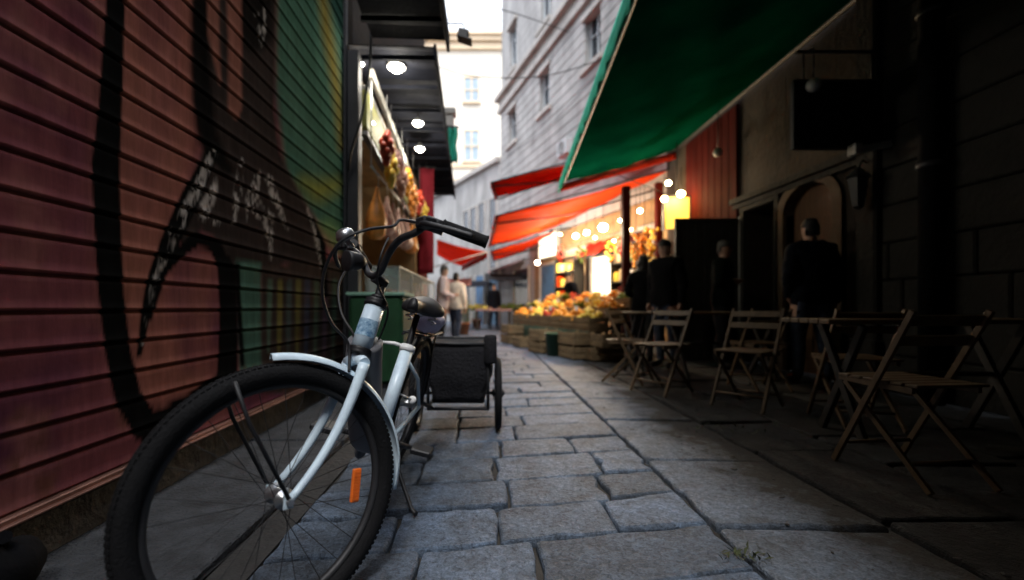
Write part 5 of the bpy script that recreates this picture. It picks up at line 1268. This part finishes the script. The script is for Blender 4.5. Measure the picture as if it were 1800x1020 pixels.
# stall back: pale screens between the fruit and the wall
for k, (px, py, Y, m_, lab) in enumerate(((985,440,11.5,'red_fruit','net of red produce hanging leftmost over the middle of the stall'),(1022,440,10.4,'green_fruit','green bunch hanging among the bulbs over the stall'),(1074,436,9.4,'orange_fruit','net of orange produce hanging in front of the white window'),(1092,425,9.0,'red_fruit','net of red produce hanging beside the red post'))):
    c = at(px, py, Y); t = thing('produce_net', lab, 'produce', c); s = MB(); s.tube([c+Vector((0,0,.55)), c+Vector((0,0,.1))], .006, 6); s.build('string', 'black', t); s = MB()
    for i in range(26): q = random.random(); r_ = .09*math.sin(PI*min(.98,q+.08))+.02; a_ = random.uniform(0,6.28); s.ball(c+Vector((r_*math.cos(a_), r_*math.sin(a_), .12-.42*q)), .034, 0, 8, 6)
    o = s.build('fruit', m_, t); o['kind'] = 'stuff'
for k, (p0, p1, lab) in enumerate(((997,1033,'wooden shelf unit stacked with boxes left of the white shop window'),(1100,1150,'wooden shelf unit stacked with boxes right of the white shop window, behind the people'))):
    a, b = sorted((tpos(p0), tpos(p1))); t = thing('shelf_unit', lab, 'shelves', CN+U*((a+b)/2)+NR*.3)
    s = MB(); fbox(s, a, a+.04, 0, 2.3, .1, .45); s.build('side_panel', 'wood_dark', t); s = MB(); fbox(s, b-.04, b, 0, 2.3, .1, .45); s.build('side_panel', 'wood_dark', t)
    for z in (.5,.95,1.4,1.85,2.27): s = MB(); fbox(s, a+.042, b-.042, z, z+.03, .1, .45); s.build('shelf', 'wood_dark', t)
    for z in (.53,.98,1.43,1.88):
        x = a+.06
        while x < b-.3:
            w_ = random.uniform(.12,.26); h_ = random.uniform(.14,.34); bx_ = MB(); fbox(bx_, x, x+w_, z+.002, z+h_, .14, .40)
            fbox(bx_, x+.02, x+w_-.02, z+h_+.001, z+h_+.02, .16, .38)
            m_ = random.choice(['orange_cloth','red_paint','interior','yellow_fruit','green_fruit','wood_pale','white_plastic'])
            tag(bx_.build('goods_box', m_), 'small goods box packed on the shelves at the back of the fruit stall', 'box', 'goods boxes on the stall shelves'); x += w_+.03
def mlamp(px, py, Y, r, e, lab, warm=False): return lamp(px, py, Y, r, 'bulb_warm' if warm else 'bulb', e, WM if warm else (1,.82,.55), lab, gz(py,Y)+.5, group='lamps under the right awnings', shade=False)
mlamp(1060,400,9.0,.085,45,'biggest white bulb over the fruit stall')
mlamp(1031,409,10.6,.055,26,'smaller white bulb just left of the biggest one over the fruit')
mlamp(1012,415,11.2,.06,30,'white bulb over the middle of the fruit stall, under the awning edge')
mlamp(968,428,12.6,.10,60,'far white bulb glaring above the blue roller door')
mlamp(1175,322,8.6,.05,2.5,'upper warm bulb of the three above the yellow panel', True)
mlamp(1168,350,8.2,.055,2,'lower left warm bulb of the three above the yellow panel', True)
mlamp(1197,341,8.1,.065,3,'largest warm bulb of the three, directly over the yellow panel', True)
mlamp(1125,371,9.0,.045,4,'small warm bulb between the red post and the yellow panel', True)
for px, py, Y, lab in ((985,412,11.8,'tiny warm bulb between the far glaring bulb and the shelf unit'),(1046,418,9.8,'tiny warm bulb just left of the biggest bulb'),(1090,388,9.1,'tiny warm bulb under the orange awning right of the biggest bulb'),(1108,404,8.9,'tiny warm bulb low beside the red post'),(1079,424,9.6,'tiny warm bulb in front of the small red awning')):
    mlamp(px, py, Y, .032, 1.2, lab, True)
mlamp(945,462,13.4,.06,16,'farthest bulb, low beside the blue roller door')
# partition screen behind the people
YS = 6.75; x0, x1, zt = gx(1186,YS), gx(1303,YS), gz(384,YS)
t = thing('wooden_screen', 'dark wooden partition standing behind the group of people', 'partition', ((x0+x1)/2,YS,0))
s = MB(); n = 7
for k in range(n): s.box(x0+.05+(x1-x0-.1)*k/n+.004, x0+.05+(x1-x0-.1)*(k+1)/n-.004, YS-.015, YS+.015, .06, zt-.06)
s.box(x0+.05, x1-.05, YS+.017, YS+.028, .06, zt-.06); s.build('panel', 'wood_dark', t); s = MB(); s.box(x0, x0+.05, YS-.03, YS+.03, 0, zt); s.box(x0+.05, x1-.05, YS-.03, YS+.03, zt-.06, zt-.002); s.box(x0+.05, x1-.05, YS-.02, YS+.02, .0, .06); s.build('frame', 'wood_dark', t)
s = MB(); s.box(x1-.048, x1+.012, YS-.035, YS+.035, 0, zt+.02); s.build('post', 'pale_metal', t)
# far end bits
t = thing('market_table', 'far table with a pale pinkish cloth where the street bends', 'table', at(865,560,15.5)); a = at(835,548,15.5)
s = MB(); s.box(a.x,a.x+1.3,15.2,15.9,.70,.74); s.build('table_top', 'pink_cloth', t)
for xx in (a.x+.08, a.x+1.22):
    for yy in (15.28, 15.82): s = MB(); s.box(xx-.03,xx+.03,yy-.03,yy+.03,0,.70); s.build('leg', 'wood_dark', t)
def stand(px, Y, wd_, h, m_, lab):
    x = gx(px, Y); t = thing('market_stand', lab, 'stall', (x, Y, 0), None)
    s = MB(); s.box(x-wd_/2, x+wd_/2, Y-.4, Y+.4, .66, .74); s.build('counter', 'wood_dark', t)
    for a in (-1,1):
        for b in (-1,1): s = MB(); s.box(x+a*(wd_/2-.04)-.025, x+a*(wd_/2-.04)+.025, Y+b*.36-.025, Y+b*.36+.025, 0, .66 if b < 0 else h); s.build('post', 'dark_steel', t)
    s = MB(); s.sheet(lambda u, v: (x-wd_/2-.1+(wd_+.2)*u, Y-.75+1.2*v, h-.32+.34*v-.05*math.sin(PI*u)), 10, 6, .01); s.build('canopy_cloth', m_, t)
    s = MB()
    for i in range(60): s.ball((x+random.uniform(-wd_/2+.1,wd_/2-.1), Y+random.uniform(-.35,.3), .76+random.uniform(0,.16)), random.uniform(.04,.08), 0, 7, 5)
    o = s.build('goods', random.choice(['green_fruit','red_fruit','yellow_fruit']), t); o['kind'] = 'stuff'
stand(893, 17.6, 1.7, 2.2, 'black_cloth', 'dark covered market stand far down on the right, by the blue doors')
stand(832, 20.5, 1.6, 2.1, 'canopy', 'farthest dark market stand in the middle of the street bend')
stand(800, 16.0, 1.0, 1.9, 'pink_cloth', 'far stand with a pale cloth top below the left red awning')
person((gx(868,16.2),16.2,0), math.radians(20), 1.7, 'tiny far figure in dark clothes beside the far table', 'jacket_navy', 'jeans', 'hair_dark', ('down','down'), .02, 0, False, 1.05, .1)
def plant(px, Y, h, lab):
    c = Vector((gx(px,Y),Y,0)); t = thing('potted_plant', lab, 'plant', c)
    s = MB(); s.lathe(c, (0,0,1), [(0,0),(.13,0),(.18,.32),(.20,.32),(.20,.36),(.16,.36),(.15,.3),(0,.3)], 18); s.build('pot', 'terracotta', t)
    s = MB()
    for i in range(220):
        a = random.uniform(0,6.28); r = abs(random.gauss(0,.16)); z = random.uniform(.34,h); p = c+Vector((r*math.cos(a), r*math.sin(a), z)); dd = Vector((math.cos(a), math.sin(a), random.uniform(-.3,.9))).normalized()*random.uniform(.08,.17); w = dd.cross(Vector((0,0,1))).normalized()*.028
        s.add([p, p+dd*.5+w, p+dd, p+dd*.5-w], [[0,1,2,3]])
    s.build('foliage', 'leaf', t); s = MB(); s.tube([c+Vector((0,0,.3)), c+Vector((.02,.01,h*.8))], .012, 6); s.build('stem', 'wood_dark', t)
plant(815, 13.0, 1.0, 'yellow-green potted plant in front of the far table'); plant(838, 16.8, .9, 'smaller leafy potted plant by the dark far doors')

# ------------------------------------------------------------------ folding chairs and trestle tables
def chair_proto():
    t = thing('folding_chair', '', 'chair', (0,0,0), 'wooden folding chairs'); W_ = .195
    for sg in (-1,1):
        s = MB(); s.bar((sg*W_,.19,.80),(sg*W_,-.21,.0),.020,.026); s.build('leg', 'wood', t)     # back post running down to the front foot
        s = MB(); s.bar((sg*(W_-.026),-.17,.43),(sg*(W_-.026),.24,.0),.018,.024); s.build('leg', 'wood', t)
        s = MB(); s.bar((sg*(W_-.026),-.20,.445),(sg*(W_-.026),.17,.435),.02,.028); s.build('seat_rail', 'wood', t)
    s = MB()
    for k in range(6): y = -.20+k*.068; s.box(-W_+.012, W_-.012, y, y+.056, .452+.0, .466, bev=.004)
    s.build('seat', 'wood', t)
    for z in (.64,.735): 
        s = MB(); y = .19-.40*(.80-z)/.80*1.0; s.obox((0,y+.004,z+.02), Vector((1,0,0)), Vector((0,.894,-.447)).normalized(), Vector((0,.447,.894)), W_-.012, .007, .026); s.build('back_slat', 'wood', t)
    s = MB(); s.tube([(-W_,-.155,.11),(W_,-.155,.11)], .010, 8); s.build('stretcher', 'wood', t)
    s = MB(); s.tube([(-W_+.03,.145,.10),(W_-.03,.145,.10)], .010, 8); s.build('stretcher', 'wood', t)
    return t
ch = chair_proto()
CH = [(1.56,4.8,PI*.3,'slender chair farthest from the camera, at the fruit stall end of the tables'),
      (1.70,4.25,-PI*.33,'chair second from the fruit stall, turned slightly to the street'),
      (2.16,3.62,-PI*.30,'chair with pale crossed legs set alone before the long table'),
      (2.62,3.12,PI*.93,'chair whose pale top rail stands against the near table'),
      (2.08,2.16,PI*1.03,'large nearest chair, almost lost in the dark'),
      (2.75,4.42,PI*1.02,'chair tucked behind the long table by the lone man')]
for k, (x, y, rz, lab) in enumerate(CH):
    if k == 0: ch.location = (x,y,.004); ch.rotation_euler = (0,0,rz); ch['label'] = 'wooden folding '+lab
    else: dup(ch, (x,y,.004), rz, 'wooden folding '+lab)
def table(x0, x1, y0, y1, z, lab):
    t = thing('trestle_table', lab, 'table', ((x0+x1)/2,(y0+y1)/2,0), 'trestle tables')
    s = MB(); n = 5
    for k in range(n): s.box(x0, x1, y0+(y1-y0)*k/n+.003, y0+(y1-y0)*(k+1)/n-.003, z-.028, z, bev=.004)
    s.build('table_top', 'wood', t)
    for xx in (x0+.25, x1-.25):
        for sg in (-1,1):
            s = MB(); s.bar((xx+.01*sg,(y0+y1)/2+sg*(y1-y0)*.42,.0),(xx+.01*sg,(y0+y1)/2-sg*(y1-y0)*.36,z-.04),.035,.045); s.build('leg', 'wood_dark', t)
    s = MB(); s.tube([(x0+.25,(y0+y1)/2,z*.52),(x1-.25,(y0+y1)/2,z*.52)], .016, 8); s.build('stretcher', 'wood_dark', t)
table(1.98, 3.45, 4.75, 5.4, .765, 'long slatted wooden table in front of the standing people')
table(2.05, 3.55, 2.62, 3.05, .745, 'slatted wooden table nearest the camera in the dark right corner')
table(1.55, 2.15, 5.2, 5.8, .76, 'small wooden table at the end nearest the fruit crates')

# ------------------------------------------------------------------ the people in the street
person((2.36,6.60,0), math.radians(155), 1.60, 'small hooded-looking person in black at the left of the group, facing the fruit', 'jacket_black', 'trousers', 'hair_dark', ('hold','hold'), .06, .2, True)
person((2.47,6.02,0), math.radians(-60), 1.76, 'bulky man in a black jacket and jeans at the middle of the group', 'jacket_black', 'jeans', 'hair_dark', ('down','down'), .03, -.3, False, 1.28)
person((3.22,5.98,0), math.radians(50), 1.74, 'dark-clothed man in front of the wooden screen, at the right of the group', 'jacket_green', 'trousers', 'hair_grey', ('cross','cross'), .02, .2, False, 1.1)
person((3.50,4.72,0), math.radians(172), 1.79, 'lone man in a dark navy jacket seen from behind before the arched door', 'jacket_navy', 'jeans', 'hair_dark', ('down','pocket'), .02, .15, False, 1.12, .06)
person((-.90,8.9,0), math.radians(100), 1.68, 'shopper in a pale pinkish jacket standing at the food counter', 'jacket_pale', 'trousers', 'hair_grey', ('hold','down'), .05, .2, False, 1.1)
person((-.70,10.0,0), math.radians(160), 1.62, 'person in a cream jacket walking away behind the pale shopper', 'jacket_cream', 'jeans', 'hair_dark', ('down','down'), .02, 0, False, 1.05, .14)

person((1.98,9.9,0), math.radians(-75), 1.62, 'fruit seller in dark clothes leaning over behind the crates', 'jacket_navy', 'trousers', 'hair_dark', ('hold','hold'), .22, .1, False, 1.05)

# ------------------------------------------------------------------ camera, light, render
SUN_EL, SUN_AZ, SUN_STR, SKY, EXPO = math.radians(58), math.radians(180+8), 1.5, .10, 1.4
cd = bpy.data.cameras.new('camera'); cam = bpy.data.objects.new('camera', cd); C.objects.link(cam)
cam.location = (0,0,HC); cam.rotation_euler = (PI/2,0,0); cd.sensor_width = 36; cd.lens = F/1800*36
cd.shift_x = (900-855)/1800; cd.shift_y = -(510-540)/1800; cd.clip_start = .05; cd.clip_end = 500
cd.dof.use_dof = True; cd.dof.focus_distance = 1.5; cd.dof.aperture_fstop = 1.1
bpy.context.scene.camera = cam
w = bpy.data.worlds.new('World'); bpy.context.scene.world = w; w.use_nodes = True
nt = w.node_tree; bg = nt.nodes['Background']; sk = nt.nodes.new('ShaderNodeTexSky'); sk.sky_type = 'NISHITA'; sk.sun_disc = False
sk.sun_elevation = SUN_EL; sk.sun_rotation = SUN_AZ; sk.air_density = 1.0; sk.dust_density = 4.0; sk.ozone_density = 1
tc = nt.nodes.new('ShaderNodeTexCoord'); cn = nt.nodes.new('ShaderNodeTexNoise'); cn.inputs['Scale'].default_value = 2.2; cn.inputs['Detail'].default_value = 7
cr = nt.nodes.new('ShaderNodeValToRGB'); cr.color_ramp.elements[0].position = .2; cr.color_ramp.elements[0].color = (.75,.75,.75,1); cr.color_ramp.elements[1].position = .55
mx = nt.nodes.new('ShaderNodeMixRGB'); mx.inputs['Color2'].default_value = (8.6, 9.2, 10.3, 1)                 # closed, bright cloud cover
nt.links.new(tc.outputs['Generated'], cn.inputs['Vector']); nt.links.new(cn.outputs['Fac'], cr.inputs['Fac']); nt.links.new(cr.outputs['Color'], mx.inputs['Fac'])
nt.links.new(sk.outputs['Color'], mx.inputs['Color1']); nt.links.new(mx.outputs['Color'], bg.inputs['Color']); bg.inputs['Strength'].default_value = SKY
sl = bpy.data.lights.new('sun', 'SUN'); sl.energy = SUN_STR; sl.angle = math.radians(18); sl.color = (1,.97,.93)
so = bpy.data.objects.new('sun', sl); C.objects.link(so)
dirn = Vector((math.sin(SUN_AZ)*math.cos(SUN_EL), math.cos(SUN_AZ)*math.cos(SUN_EL), math.sin(SUN_EL)))   # towards the sun
so.rotation_euler = dirn.to_track_quat('Z', 'Y').to_euler(); so.location = dirn*40
sc = bpy.context.scene
sc.view_settings.view_transform = 'Standard'; sc.view_settings.look = 'None'; sc.view_settings.exposure = EXPO; sc.view_settings.gamma = 1
sc.render.engine = 'CYCLES'; sc.cycles.use_denoising = True; sc.cycles.max_bounces = 8; sc.cycles.sample_clamp_indirect = 6; sc.cycles.caustics_reflective = False; sc.cycles.caustics_refractive = False
